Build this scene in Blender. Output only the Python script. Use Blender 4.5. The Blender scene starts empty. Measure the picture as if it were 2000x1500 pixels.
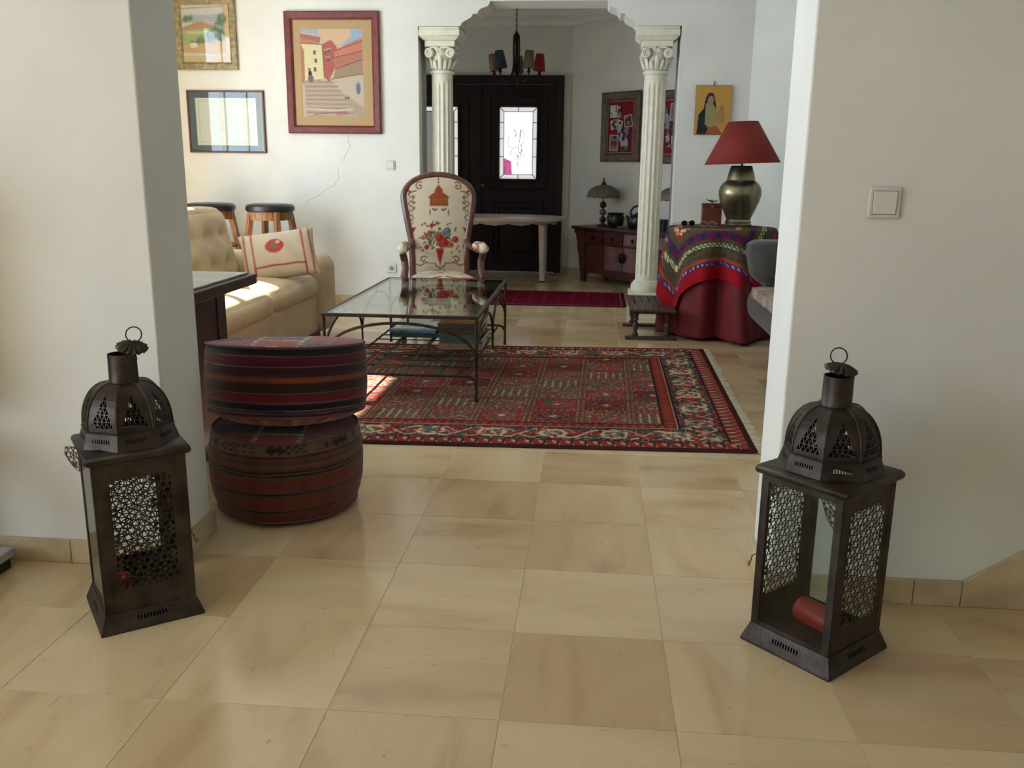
import bpy, bmesh, math, random
import numpy as np
from mathutils import Vector, Matrix
random.seed(7); rng = np.random.default_rng(7)
PI = math.pi
SC = bpy.context.scene; COL = SC.collection

# ------------------------------------------------------------------ camera
CAM_H = 1.227
PITCH, YAW, ROLL = 0.23673, -0.08531, 0.01129
def camera():
    cy, sy, cp, sp, cr, sr = math.cos(YAW), math.sin(YAW), math.cos(PITCH), math.sin(PITCH), math.cos(ROLL), math.sin(ROLL)
    f = Vector((sy*cp, cy*cp, -sp)); rt = Vector((cy, -sy, 0)); up = rt.cross(f)
    r2 = cr*rt + sr*up; u2 = -sr*rt + cr*up
    cd = bpy.data.cameras.new('camera'); co = bpy.data.objects.new('camera', cd); COL.objects.link(co)
    m = Matrix.Identity(4)
    for i in range(3):
        m[i][0] = r2[i]; m[i][1] = u2[i]; m[i][2] = -f[i]
    m[0][3], m[1][3], m[2][3] = 0, 0, CAM_H
    co.matrix_world = m
    cd.sensor_width = 36; cd.lens = 1750/2000*36; cd.clip_start = .05
    SC.camera = co
camera()
# ------------------------------------------------------------------ light
SKY = 8.3; SUN = 40.0; EXPOSURE = 0.22
SC.view_settings.view_transform = 'Standard'; SC.view_settings.look = 'None'
SC.view_settings.gamma = 1; SC.view_settings.use_curve_mapping = False
SC.view_settings.exposure = EXPOSURE
SC.cycles.max_bounces = 5; SC.cycles.diffuse_bounces = 3; SC.cycles.glossy_bounces = 2; SC.cycles.caustics_reflective = False; SC.cycles.caustics_refractive = False
SC.cycles.transparent_max_bounces = 10; SC.cycles.sample_clamp_indirect = 8
w = bpy.data.worlds.new('sky'); SC.world = w; w.use_nodes = True
bg = w.node_tree.nodes['Background']; bg.inputs[0].default_value = (.76, .92, 1.15, 1); bg.inputs[1].default_value = SKY
sl = bpy.data.lights.new('sun', 'SUN'); so = bpy.data.objects.new('sun', sl); COL.objects.link(so)
sl.energy = SUN; sl.angle = math.radians(.6); sl.color = (1, .97, .93)
so.rotation_euler = Vector((1, -.5, -.854)).to_track_quat('-Z', 'Y').to_euler(); so.location = (-8, 8, 8)
WIN1 = (4.65, 6.65, .06, 2.66); WIN2 = (-1.5, .92, .55, 2.35)      # y0 y1 z0 z1 on the long left wall x = -4
WIN3_ADDED = (3.15, 4.25, .06, 2.4); WIN4 = (9.42, 9.85, 1.0, 2.0)      # one added in the living room to brighten the right jamb; a small one in the hall's left wall
for i, (a, b, c, d) in enumerate((WIN1, WIN2, WIN3_ADDED, WIN4)):
    pl = bpy.data.lights.new('window_portal', 'AREA'); po = bpy.data.objects.new('window_portal', pl); COL.objects.link(po)
    pl.shape = 'RECTANGLE'; pl.size = b-a; pl.size_y = d-c; pl.cycles.is_portal = True
    po.location = (-4.2 if i < 3 else -3.86, (a+b)/2, (c+d)/2)
    po.rotation_euler = Matrix(((0, 0, -1), (1, 0, 0), (0, -1, 0))).transposed().to_euler() if False else Vector((1, 0, 0)).to_track_quat('-Z', 'Y').to_euler()

# ------------------------------------------------------------------ colour helpers and materials
def lin(c):
    c = np.asarray(c, float)/255.
    return np.where(c <= .04045, c/12.92, ((c+.055)/1.055)**2.4)
def L4(c): return (*[float(v) for v in lin(c)], 1)
MATS = {}
def nodes_of(name):
    m = bpy.data.materials.new(name); m.use_nodes = True; MATS[name] = m
    nt = m.node_tree; return m, nt, nt.nodes['Principled BSDF']
def N(nt, typ, **kw):
    n = nt.nodes.new(typ)
    for k, v in kw.items(): setattr(n, k, v)
    return n
def mat(name, col, rough=.6, metal=0., var=0., vscale=12., bump=0., bscale=60., spec=.5, coat=0., sheen=0., stretch=None, col2=None, ramp=(.35, .65)):
    """principled material with a noise-driven second tone and bump; colours are sRGB 0-255"""
    m, nt, p = nodes_of(name)
    p.inputs['Roughness'].default_value = rough; p.inputs['Metallic'].default_value = metal
    p.inputs['Specular IOR Level'].default_value = spec
    p.inputs['Coat Weight'].default_value = coat; p.inputs['Coat Roughness'].default_value = .12
    p.inputs['Sheen Weight'].default_value = sheen
    p.inputs['Base Color'].default_value = L4(col)
    tc = N(nt, 'ShaderNodeTexCoord'); src = tc.outputs['Object']
    if stretch:
        mp = N(nt, 'ShaderNodeMapping'); mp.inputs['Scale'].default_value = stretch
        nt.links.new(src, mp.inputs[0]); src = mp.outputs[0]
    if var or col2:
        no = N(nt, 'ShaderNodeTexNoise'); no.inputs['Scale'].default_value = vscale; no.inputs['Detail'].default_value = 5
        nt.links.new(src, no.inputs['Vector'])
        rp = N(nt, 'ShaderNodeValToRGB'); rp.color_ramp.elements[0].position = ramp[0]; rp.color_ramp.elements[1].position = ramp[1]
        a = np.array(col, float); b = np.array(col2, float) if col2 else np.clip(a*(1-var), 0, 255)
        rp.color_ramp.elements[0].color = L4(b); rp.color_ramp.elements[1].color = L4(np.clip(a*(1+var*.5), 0, 255) if not col2 else a)
        nt.links.new(no.outputs['Fac'], rp.inputs[0]); nt.links.new(rp.outputs[0], p.inputs['Base Color'])
    if bump:
        nb = N(nt, 'ShaderNodeTexNoise'); nb.inputs['Scale'].default_value = bscale; nb.inputs['Detail'].default_value = 4
        nt.links.new(src, nb.inputs['Vector'])
        bp = N(nt, 'ShaderNodeBump'); bp.inputs['Strength'].default_value = bump; bp.inputs['Distance'].default_value = .01
        nt.links.new(nb.outputs['Fac'], bp.inputs['Height']); nt.links.new(bp.outputs[0], p.inputs['Normal'])
    return m
def vmat(name, rough=.8, bump=.15, bscale=250., spec=.3, sheen=0.):
    """colour from the mesh's own painted pattern"""
    m, nt, p = nodes_of(name)
    a = N(nt, 'ShaderNodeVertexColor', layer_name='Col'); nt.links.new(a.outputs[0], p.inputs['Base Color'])
    p.inputs['Roughness'].default_value = rough; p.inputs['Specular IOR Level'].default_value = spec; p.inputs['Sheen Weight'].default_value = sheen
    if bump:
        tc = N(nt, 'ShaderNodeTexCoord'); nb = N(nt, 'ShaderNodeTexNoise'); nb.inputs['Scale'].default_value = bscale
        nt.links.new(tc.outputs['Object'], nb.inputs['Vector'])
        bp = N(nt, 'ShaderNodeBump'); bp.inputs['Strength'].default_value = bump; bp.inputs['Distance'].default_value = .004
        nt.links.new(nb.outputs['Fac'], bp.inputs['Height']); nt.links.new(bp.outputs[0], p.inputs['Normal'])
    return m
def glass(name, tint=(235, 245, 240), f0=.045, rough=0., extra=0.):
    """thin clear sheet: straight-through transmission plus a Schlick mirror term"""
    m, nt, p = nodes_of(name); nt.nodes.remove(p)
    out = [n for n in nt.nodes if n.type == 'OUTPUT_MATERIAL'][0]
    t = N(nt, 'ShaderNodeBsdfTransparent'); t.inputs[0].default_value = L4(tint)
    g = N(nt, 'ShaderNodeBsdfGlossy'); g.inputs['Roughness'].default_value = rough
    lw = N(nt, 'ShaderNodeLayerWeight'); lw.inputs['Blend'].default_value = .5
    pw = N(nt, 'ShaderNodeMath', operation='POWER'); pw.inputs[1].default_value = 5; nt.links.new(lw.outputs['Facing'], pw.inputs[0])
    ma = N(nt, 'ShaderNodeMath', operation='MULTIPLY_ADD', use_clamp=True); ma.inputs[1].default_value = 1-f0-extra; ma.inputs[2].default_value = f0+extra; nt.links.new(pw.outputs[0], ma.inputs[0])
    mx = N(nt, 'ShaderNodeMixShader'); nt.links.new(ma.outputs[0], mx.inputs[0])
    nt.links.new(t.outputs[0], mx.inputs[1]); nt.links.new(g.outputs[0], mx.inputs[2]); nt.links.new(mx.outputs[0], out.inputs[0])
    return m
def frosted(name, tint):
    m, nt, p = nodes_of(name); nt.nodes.remove(p)
    out = [n for n in nt.nodes if n.type == 'OUTPUT_MATERIAL'][0]
    t = N(nt, 'ShaderNodeBsdfTransparent'); t.inputs[0].default_value = L4(tint)
    d = N(nt, 'ShaderNodeBsdfTranslucent'); d.inputs[0].default_value = L4(tint)
    mx = N(nt, 'ShaderNodeMixShader'); mx.inputs[0].default_value = .45
    nt.links.new(t.outputs[0], mx.inputs[1]); nt.links.new(d.outputs[0], mx.inputs[2]); nt.links.new(mx.outputs[0], out.inputs[0])
    return m
def tile_mat():
    """honed limestone: each tile its own tone and vein direction"""
    m, nt, p = nodes_of('limestone_tile'); lk = nt.links.new
    oi = N(nt, 'ShaderNodeObjectInfo'); ge = N(nt, 'ShaderNodeNewGeometry')
    r1 = N(nt, 'ShaderNodeMath', operation='MULTIPLY_ADD'); r1.inputs[1].default_value = 7.13
    lk(ge.outputs['Random Per Island'], r1.inputs[0]); lk(oi.outputs['Random'], r1.inputs[2])
    fr = N(nt, 'ShaderNodeMath', operation='FRACT'); lk(r1.outputs[0], fr.inputs[0])
    sep = N(nt, 'ShaderNodeSeparateXYZ'); lk(ge.outputs['Position'], sep.inputs[0])
    def vec(sx, sy):
        c = N(nt, 'ShaderNodeCombineXYZ')
        for k, s, i in ((0, sx, 'X'), (1, sy, 'Y')):
            q = N(nt, 'ShaderNodeMath', operation='MULTIPLY'); q.inputs[1].default_value = s
            lk(sep.outputs[i], q.inputs[0]); lk(q.outputs[0], c.inputs[k])
        z = N(nt, 'ShaderNodeMath', operation='MULTIPLY'); z.inputs[1].default_value = 40
        lk(fr.outputs[0], z.inputs[0]); lk(z.outputs[0], c.inputs[2]); return c
    va, vb = vec(1.6, 5.5), vec(5.5, 1.6)
    g = N(nt, 'ShaderNodeMath', operation='GREATER_THAN'); g.inputs[1].default_value = .62; lk(fr.outputs[0], g.inputs[0])
    mv = N(nt, 'ShaderNodeMix', data_type='VECTOR'); lk(g.outputs[0], mv.inputs['Factor']); lk(va.outputs[0], mv.inputs[4]); lk(vb.outputs[0], mv.inputs[5])
    n1 = N(nt, 'ShaderNodeTexNoise'); n1.inputs['Scale'].default_value = 1.0; n1.inputs['Detail'].default_value = 6; n1.inputs['Distortion'].default_value = .4
    lk(mv.outputs[1], n1.inputs['Vector'])
    rp = N(nt, 'ShaderNodeValToRGB'); e = rp.color_ramp.elements
    e[0].position = .30; e[0].color = L4((194, 165, 126)); e[1].position = .70; e[1].color = L4((221, 199, 161))
    k = e.new(.46); k.color = L4((213, 187, 147))
    lk(n1.outputs['Fac'], rp.inputs[0])
    # per tile tint between pinkish, honey and pale
    r2 = N(nt, 'ShaderNodeValToRGB'); r2.color_ramp.interpolation = 'CONSTANT'; e = r2.color_ramp.elements
    e[0].position = 0; e[0].color = (1, 1, 1, 1); e[1].position = .22; e[1].color = (.90, .86, .82, 1)
    for pos, c in ((.40, (1.0, .99, .95)), (.55, (.84, .77, .68)), (.70, (.97, .95, .90)), (.85, (.92, .89, .80))):
        q = e.new(pos); q.color = (*c, 1)
    f2 = N(nt, 'ShaderNodeMath', operation='MULTIPLY'); f2.inputs[1].default_value = 13.7; f3 = N(nt, 'ShaderNodeMath', operation='FRACT')
    lk(fr.outputs[0], f2.inputs[0]); lk(f2.outputs[0], f3.inputs[0]); lk(f3.outputs[0], r2.inputs[0])
    mx = N(nt, 'ShaderNodeMix', data_type='RGBA', blend_type='MULTIPLY'); mx.inputs['Factor'].default_value = 1
    lk(rp.outputs[0], mx.inputs[6]); lk(r2.outputs[0], mx.inputs[7])
    n2 = N(nt, 'ShaderNodeTexNoise'); n2.inputs['Scale'].default_value = 90; n2.inputs['Detail'].default_value = 3
    lk(ge.outputs['Position'], n2.inputs['Vector'])
    n3 = N(nt, 'ShaderNodeTexNoise'); n3.inputs['Scale'].default_value = 14; n3.inputs['Detail'].default_value = 4; lk(mv.outputs[1], n3.inputs['Vector'])
    r3 = N(nt, 'ShaderNodeValToRGB'); r3.color_ramp.elements[0].position = .26; r3.color_ramp.elements[0].color = (.62, .55, .46, 1); r3.color_ramp.elements[1].position = .34; r3.color_ramp.elements[1].color = (1, 1, 1, 1)
    lk(n3.outputs['Fac'], r3.inputs[0])
    m2 = N(nt, 'ShaderNodeMix', data_type='RGBA', blend_type='MULTIPLY'); m2.inputs['Factor'].default_value = .6
    lk(mx.outputs[2], m2.inputs[6]); lk(r3.outputs[0], m2.inputs[7]); lk(m2.outputs[2], p.inputs['Base Color'])
    rr = N(nt, 'ShaderNodeMapRange'); rr.inputs[3].default_value = .10; rr.inputs[4].default_value = .22
    lk(n1.outputs['Fac'], rr.inputs[0]); lk(rr.outputs[0], p.inputs['Roughness'])
    p.inputs['Specular IOR Level'].default_value = .45
    bp = N(nt, 'ShaderNodeBump'); bp.inputs['Strength'].default_value = .03; bp.inputs['Distance'].default_value = .003
    lk(n2.outputs['Fac'], bp.inputs['Height']); lk(bp.outputs[0], p.inputs['Normal'])
    return m
TILE = tile_mat()
WALL = mat('warm_white_plaster', (227, 225, 216), .85, var=.02, vscale=3, bump=.06, bscale=35, spec=.25)
CEIL = mat('ceiling_paint', (232, 229, 220), .9, spec=.2)
GROUT = mat('pale_grout', (208, 190, 156), .7)
SKIRT = mat('limestone_skirting', (203, 182, 146), .28, var=.10, vscale=9, bump=.02, spec=.4)
COLM = mat('cream_moulded_plaster', (231, 225, 203), .62, var=.03, vscale=14, bump=.05, bscale=90, spec=.35)
DARKWOOD = mat('dark_stained_wood', (52, 32, 28), .42, var=.25, vscale=7, stretch=(9, 9, 1.2), bump=.05, bscale=40)
IRON = mat('blackened_iron', (48, 42, 38), .5, metal=.75, var=.25, vscale=25, bump=.1, bscale=120)
TIN = mat('aged_tin', (76, 68, 61), .44, metal=.75, var=.35, vscale=14, bump=.12, bscale=70, col2=(50, 40, 35))
GLASS = glass('clear_glass', (246, 250, 247), .03)
PANE = glass('window_glass', (252, 253, 252), .02)
WHITEPL = mat('white_plastic', (214, 210, 200), .4)

# ------------------------------------------------------------------ mesh helpers
class MB:
    def __init__(s): s.v = []; s.f = []
    def add(s, vs, fs):
        o = len(s.v); s.v += [tuple(float(c) for c in p) for p in vs]; s.f += [tuple(o+i for i in f) for f in fs]; return s
    def box(s, x0, x1, y0, y1, z0, z1):
        return s.add([(x0, y0, z0), (x1, y0, z0), (x1, y1, z0), (x0, y1, z0), (x0, y0, z1), (x1, y0, z1), (x1, y1, z1), (x0, y1, z1)],
                     [(3, 2, 1, 0), (4, 5, 6, 7), (0, 1, 5, 4), (1, 2, 6, 5), (2, 3, 7, 6), (3, 0, 4, 7)])
    def frustum(s, a, b, z0, z1, c=(0, 0)):
        (ax, ay), (bx, by) = a, b; x, y = c
        return s.add([(x-ax, y-ay, z0), (x+ax, y-ay, z0), (x+ax, y+ay, z0), (x-ax, y+ay, z0), (x-bx, y-by, z1), (x+bx, y-by, z1), (x+bx, y+by, z1), (x-bx, y+by, z1)],
                     [(3, 2, 1, 0), (4, 5, 6, 7), (0, 1, 5, 4), (1, 2, 6, 5), (2, 3, 7, 6), (3, 0, 4, 7)])
    def prism(s, pts, lo, hi, axis='z'):
        n = len(pts)
        def P(a, b, h): return {'z': (a, b, h), 'y': (a, h, b), 'x': (h, a, b)}[axis]
        return s.add([P(a, b, lo) for a, b in pts]+[P(a, b, hi) for a, b in pts],
                     [tuple(range(n-1, -1, -1)), tuple(range(n, 2*n))]+[(i, (i+1) % n, n+(i+1) % n, n+i) for i in range(n)])
    def lathe(s, prof, n=32, c=(0, 0, 0), cap=True, scale=(1, 1)):
        vs = []; fs = []; m = len(prof)
        for r, z in prof:
            for k in range(n):
                a = 2*PI*k/n; vs.append((c[0]+r*math.cos(a)*scale[0], c[1]+r*math.sin(a)*scale[1], c[2]+z))
        for i in range(m-1):
            for k in range(n): fs.append((i*n+k, i*n+(k+1) % n, (i+1)*n+(k+1) % n, (i+1)*n+k))
        if cap:
            if prof[0][0] > 1e-6: fs.append(tuple(range(n-1, -1, -1)))
            if prof[-1][0] > 1e-6: fs.append(tuple((m-1)*n+k for k in range(n)))
        return s.add(vs, fs)
    def tube(s, path, r, n=8, closed=False, cap=True, flat=None):
        P = [Vector(p) for p in path]; m = len(P); R = r if isinstance(r, (list, tuple)) else [r]*m
        vs = []; up0 = None
        for i in range(m):
            if closed: t = (P[(i+1) % m]-P[i-1])
            else: t = P[min(i+1, m-1)]-P[max(i-1, 0)]
            t.normalize()
            if up0 is None:
                up0 = Vector((0, 0, 1)) if abs(t.z) < .9 else Vector((1, 0, 0))
            a = t.cross(up0)
            if a.length < 1e-6: a = t.cross(Vector((0, 1, 0)))
            a.normalize(); b = t.cross(a); b.normalize(); up0 = -b if (-b).dot(up0) > 0 else b
            for k in range(n):
                th = 2*PI*k/n+PI/n; q = P[i]+a*math.cos(th)*R[i]*(flat[0] if flat else 1)+b*math.sin(th)*R[i]*(flat[1] if flat else 1); vs.append(q)
        fs = []
        for i in range(m if closed else m-1):
            j = (i+1) % m
            for k in range(n): fs.append((i*n+k, i*n+(k+1) % n, j*n+(k+1) % n, j*n+k))
        if cap and not closed: fs += [tuple(range(n-1, -1, -1)), tuple((m-1)*n+k for k in range(n))]
        return s.add(vs, fs)
    def grid(s, P, wrap=False):
        P = np.asarray(P); h, wd = P.shape[:2]; fs = []
        for j in range(h-1):
            for i in range(wd if wrap else wd-1):
                a = (i+1) % wd; fs.append((j*wd+i, j*wd+a, (j+1)*wd+a, (j+1)*wd+i))
        return s.add(P.reshape(-1, 3).tolist(), fs)
    def cushion(s, w, d, h, r=.05, puff=.02, n=12, c=(0, 0, 0), fn=None):
        """soft rounded box, centred on c"""
        bm = bmesh.new(); bmesh.ops.create_cube(bm, size=2); bmesh.ops.subdivide_edges(bm, edges=bm.edges[:], cuts=n, use_grid_fill=True)
        hx, hy, hz = w/2, d/2, h/2; r = min(r, hx*.98, hy*.98, hz*.98)
        vs = []
        for v in bm.verts:
            p = v.co.copy()
            q = Vector((math.copysign(1-(1-abs(p.x))**1.5, p.x), math.copysign(1-(1-abs(p.y))**1.5, p.y), math.copysign(1-(1-abs(p.z))**1.5, p.z)))
            b = Vector((q.x*hx, q.y*hy, q.z*hz))
            inn = Vector((max(-hx+r, min(hx-r, b.x)), max(-hy+r, min(hy-r, b.y)), max(-hz+r, min(hz-r, b.z))))
            dv = b-inn
            if dv.length > 1e-9: b = inn+dv.normalized()*r
            k = puff*(1-p.x**2*(abs(p.x) < 1.01))*(1-p.y**2)
            b.z += math.copysign(1, p.z)*puff*(1-p.x*p.x)*(1-p.y*p.y)*(abs(p.z) > .3)
            b.y += math.copysign(1, p.y)*puff*.5*(1-p.x*p.x)*(1-p.z*p.z)*(abs(p.y) > .3)
            b.x += math.copysign(1, p.x)*puff*.5*(1-p.y*p.y)*(1-p.z*p.z)*(abs(p.x) > .3)
            if fn: b = Vector(fn(b, p))
            vs.append((b.x+c[0], b.y+c[1], b.z+c[2]))
        fs = [tuple(v.index for v in f.verts) for f in bm.faces]; bm.free()
        return s.add(vs, fs)
    def xf(s, M):
        s.v = [tuple(M @ Vector(p)) for p in s.v]; return s
    def build(s, name, m, parent=None, smooth=35, bevel=0, seg=2, colors=None, solid=0, fixn=True, weld=False):
        me = bpy.data.meshes.new(name); me.from_pydata(s.v, [], s.f)
        if fixn:
            bm = bmesh.new(); bm.from_mesh(me)
            if weld: bmesh.ops.remove_doubles(bm, verts=bm.verts[:], dist=2e-5)
            bmesh.ops.recalc_face_normals(bm, faces=bm.faces[:]); bm.to_mesh(me); bm.free()
        if colors is not None:
            at = me.color_attributes.new('Col', 'FLOAT_COLOR', 'POINT')
            c = np.ones((len(s.v), 4), np.float32); c[:, :3] = colors; at.data.foreach_set('color', c.ravel())
        if smooth:
            me.polygons.foreach_set('use_smooth', [True]*len(me.polygons)); me.set_sharp_from_angle(angle=math.radians(smooth))
        me.materials.append(m)
        o = bpy.data.objects.new(name, me); COL.objects.link(o)
        if parent: o.parent = parent
        if bevel:
            b = o.modifiers.new('bevel', 'BEVEL'); b.width = bevel; b.segments = seg; b.limit_method = 'ANGLE'; b.angle_limit = math.radians(40)
        if solid:
            b = o.modifiers.new('sheet', 'SOLIDIFY'); b.thickness = solid; b.offset = 0
        return o
def tag(o, label=None, cat=None, group=None, kind=None):
    if label: o['label'] = label
    if cat: o['category'] = cat
    if group: o['group'] = group
    if kind: o['kind'] = kind
    return o
def thing(name, label, cat, loc=(0, 0, 0), rz=0, group=None):
    o = bpy.data.objects.new(name, None); COL.objects.link(o); o.location = loc; o.rotation_euler = (0, 0, rz); o.empty_display_size = .1
    return tag(o, label, cat, group)
def struct(name, mb, m, parent=None, **kw):
    o = mb.build(name, m, parent, **kw)
    if not parent: o['kind'] = 'structure'
    return o
def arc(c, r, a0, a1, n, z=None):
    return [(c[0]+r*math.cos(math.radians(a0+(a1-a0)*i/n)), c[1]+r*math.sin(math.radians(a0+(a1-a0)*i/n))) for i in range(n+1)]
def copy_tree(o, parent=None):
    c = o.copy(); COL.objects.link(c); c.parent = parent
    for ch in [x for x in o.children]: copy_tree(ch, c)
    return c

# ------------------------------------------------------------------ painter for flat patterns (print, weave, embroidery)
def vnoise(X, Y, seed=0):
    r = np.random.default_rng(seed); g = r.random((64, 64))
    x0 = np.floor(X).astype(int); y0 = np.floor(Y).astype(int); fx = X-x0; fy = Y-y0
    fx = fx*fx*(3-2*fx); fy = fy*fy*(3-2*fy); G = lambda a, b: g[b % 64, a % 64]
    return (G(x0, y0)*(1-fx)+G(x0+1, y0)*fx)*(1-fy)+(G(x0, y0+1)*(1-fx)+G(x0+1, y0+1)*fx)*fy
class Canvas:
    def __init__(s, w, h, res, bg):
        s.w, s.h, s.res = w, h, res; s.nx, s.ny = max(2, int(round(w/res))+1), max(2, int(round(h/res))+1)
        s.X, s.Y = np.meshgrid(np.linspace(0, w, s.nx), np.linspace(0, h, s.ny)); s.C = np.zeros((s.ny, s.nx, 3)); s.C[:] = lin(bg)
    def put(s, m, col):
        m = np.clip(m, 0, 1)[..., None]; s.C = s.C*(1-m)+(lin(col) if np.ndim(col) == 1 or isinstance(col, tuple) else col)*m
    def poly(s, pts, col):
        ins = np.zeros(s.X.shape, bool); n = len(pts)
        for i in range(n):
            (x1, y1), (x2, y2) = pts[i], pts[(i+1) % n]
            if y1 == y2: continue
            c = ((y1 > s.Y) != (y2 > s.Y)) & (s.X < (x2-x1)*(s.Y-y1)/(y2-y1)+x1); ins ^= c
        s.put(ins.astype(float), col)
    def rect(s, x0, y0, x1, y1, col): s.put(((s.X >= x0) & (s.X <= x1) & (s.Y >= y0) & (s.Y <= y1)).astype(float), col)
    def disc(s, cx, cy, rx, col, ry=None, rot=0, soft=None):
        ry = ry or rx; c, n = math.cos(rot), math.sin(rot); dx, dy = s.X-cx, s.Y-cy
        d = np.hypot((dx*c+dy*n)/rx, (-dx*n+dy*c)/ry); so = (soft or s.res*.6)/min(rx, ry); s.put((1-d)/so+.5, col)
    def line(s, pts, wd, col, a=1.):
        m = np.full(s.X.shape, 1e9)
        for (x1, y1), (x2, y2) in zip(pts[:-1], pts[1:]):
            dx, dy = x2-x1, y2-y1; q = dx*dx+dy*dy+1e-12; t = np.clip(((s.X-x1)*dx+(s.Y-y1)*dy)/q, 0, 1)
            m = np.minimum(m, np.hypot(s.X-x1-t*dx, s.Y-y1-t*dy))
        s.put(np.clip((wd/2-m)/s.res+.5, 0, 1)*a, col)
    def mute(s, k): s.C = s.C*(1-k)+(s.C@np.array([.3, .59, .11]))[..., None]*k
    def grain(s, amt, seed=3, sc=1.): s.C *= 1+amt*(np.random.default_rng(seed).random(s.X.shape)-.5)[..., None]*2
    def sample(s, x, y):
        u = np.clip(np.asarray(x)/s.w*(s.nx-1), 0, s.nx-1.001); v = np.clip(np.asarray(y)/s.h*(s.ny-1), 0, s.ny-1.001)
        i, j = u.astype(int), v.astype(int); a, b = (u-i)[..., None], (v-j)[..., None]
        return (s.C[j, i]*(1-a)+s.C[j, i+1]*a)*(1-b)+(s.C[j+1, i]*(1-a)+s.C[j+1, i+1]*a)*b
def spiral(cx, cy, r, a0, turns, k=1, n=26):
    return [(cx+r*(1-i/n*.85)*math.cos(a0+k*turns*2*PI*i/n), cy+r*(1-i/n*.85)*math.sin(a0+k*turns*2*PI*i/n)) for i in range(n+1)]

# ================================================================== THE SETTING
XL, XR = -4.0, 3.2          # long left wall, right wall of the front room
# floor slab (grout level) with limestone tiles standing 2 mm proud of the joints
fl = struct('floor', MB().box(XL, XR, -3.5, 11.0, -.08, -.001), GROUT)
TX, TY, TS, GAP = -.5746, 3.4009, .40, .0026
tb = MB().box(GAP/2, TS-GAP/2, GAP/2, TS-GAP/2, -.006, 0)
tile0 = tb.build('tile', TILE, fl, smooth=0); seen = []; rest = MB()
for i in range(-9, 10):
    for j in range(-18, 20):
        x, y = TX+i*TS, TY+j*TS
        if x < XL-.01 or x+TS > XR+.2 or y < -3.6 or y+TS > 11.2: continue
        vis = (1.2 < y < 10.8) and (-.47*y-.9 < x < .37*y+.5) and -2.3 < x < (1.7 if y < 2.6 else 1.3) and not (x < -1.75 and y > 6.4)
        if vis: seen.append((abs(y-1.2), x, y))
        else: rest.box(x+GAP/2, x+TS-GAP/2, y+GAP/2, y+TS-GAP/2, -.006, 0)
seen.sort()
for k, (_, x, y) in enumerate(seen):
    if k >= 290: rest.box(x+GAP/2, x+TS-GAP/2, y+GAP/2, y+TS-GAP/2, -.006, 0); continue
    t = tile0 if k == 0 else tile0.copy()
    if k: COL.objects.link(t); t.parent = fl
    t.location = (x, y, 0)
tag(rest.build('tile_field', TILE, fl, smooth=0, fixn=False), kind='stuff')
TOP = 3.0
# ceiling
struct('ceiling', MB().box(XL-.25, XR+.25, -3.7, 11.15, TOP, TOP+.12), CEIL)
# walls of the wide opening in front
struct('wall_front_left', MB().box(XL, -1.265, 2.50, 2.77, 0, TOP), WALL, bevel=.006)
struct('wall_front_right', MB().box(.555, XR, 2.50, 2.76, 0, TOP), WALL, bevel=.006)
struct('wall_front_header', MB().box(-1.265, .555, 2.50, 2.765, 2.32, TOP), WALL)
# long left wall with tall windows, one of them added for light (outside the picture, the daylight comes through them)
wl = MB(); ys = [-3.5, WIN2[0], WIN2[1], WIN3_ADDED[0], WIN3_ADDED[1], WIN1[0], WIN1[1], 8.05]
for a, b in ((0, 1), (2, 3), (4, 5), (6, 7)): wl.box(XL-.25, XL, ys[a], ys[b], 0, TOP)
for W_ in (WIN1, WIN2, WIN3_ADDED): wl.box(XL-.25, XL, W_[0], W_[1], 0, W_[2]); wl.box(XL-.25, XL, W_[0], W_[1], W_[3], TOP)
struct('wall_left', wl, WALL)
WINF = mat('white_window_paint', (225, 225, 220), .4)
for n, W_ in enumerate((WIN1, WIN2, WIN3_ADDED, WIN4)):
    f = MB(); y0, y1, z0, z1 = W_; x0, x1 = (XL-.16, XL-.10) if n < 3 else (-3.83, -3.77); k = (3, 4, 2, 1)[n]
    f.box(x0, x1, y0, y1, z0, z0+.05); f.box(x0, x1, y0, y1, z1-.04, z1)
    for i in range(k+1):
        yc = y0+(y1-y0)*i/k; f.box(x0, x1, max(y0, yc-.025), min(y1, yc+.025), z0, z1)
    wo = struct(f'window_{n+1}', f, WINF)  # the nearer living-room window is added to light the jamb
    for i in range(k):
        a = y0+(y1-y0)*i/k; MB().box(x0+.025, x0+.031, a+.02, a+(y1-y0)/k-.02, z0+.03, z1-.03).build('pane', PANE, wo)
struct('wall_rear', MB().box(XL-.25, XR+.25, -3.7, -3.5, 0, TOP), WALL)
struct('wall_right_front_room', MB().box(XR, XR+.25, -3.5, 2.76, 0, TOP), WALL)
# living room right side: canted corner then straight run
struct('wall_right', MB().prism([(1.294, 8.05), (2.10, 7.244), (2.10, 2.76), (2.30, 2.76), (2.30, 7.33), (1.40, 8.23), (1.294, 8.23)], 0, TOP), WALL)
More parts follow.
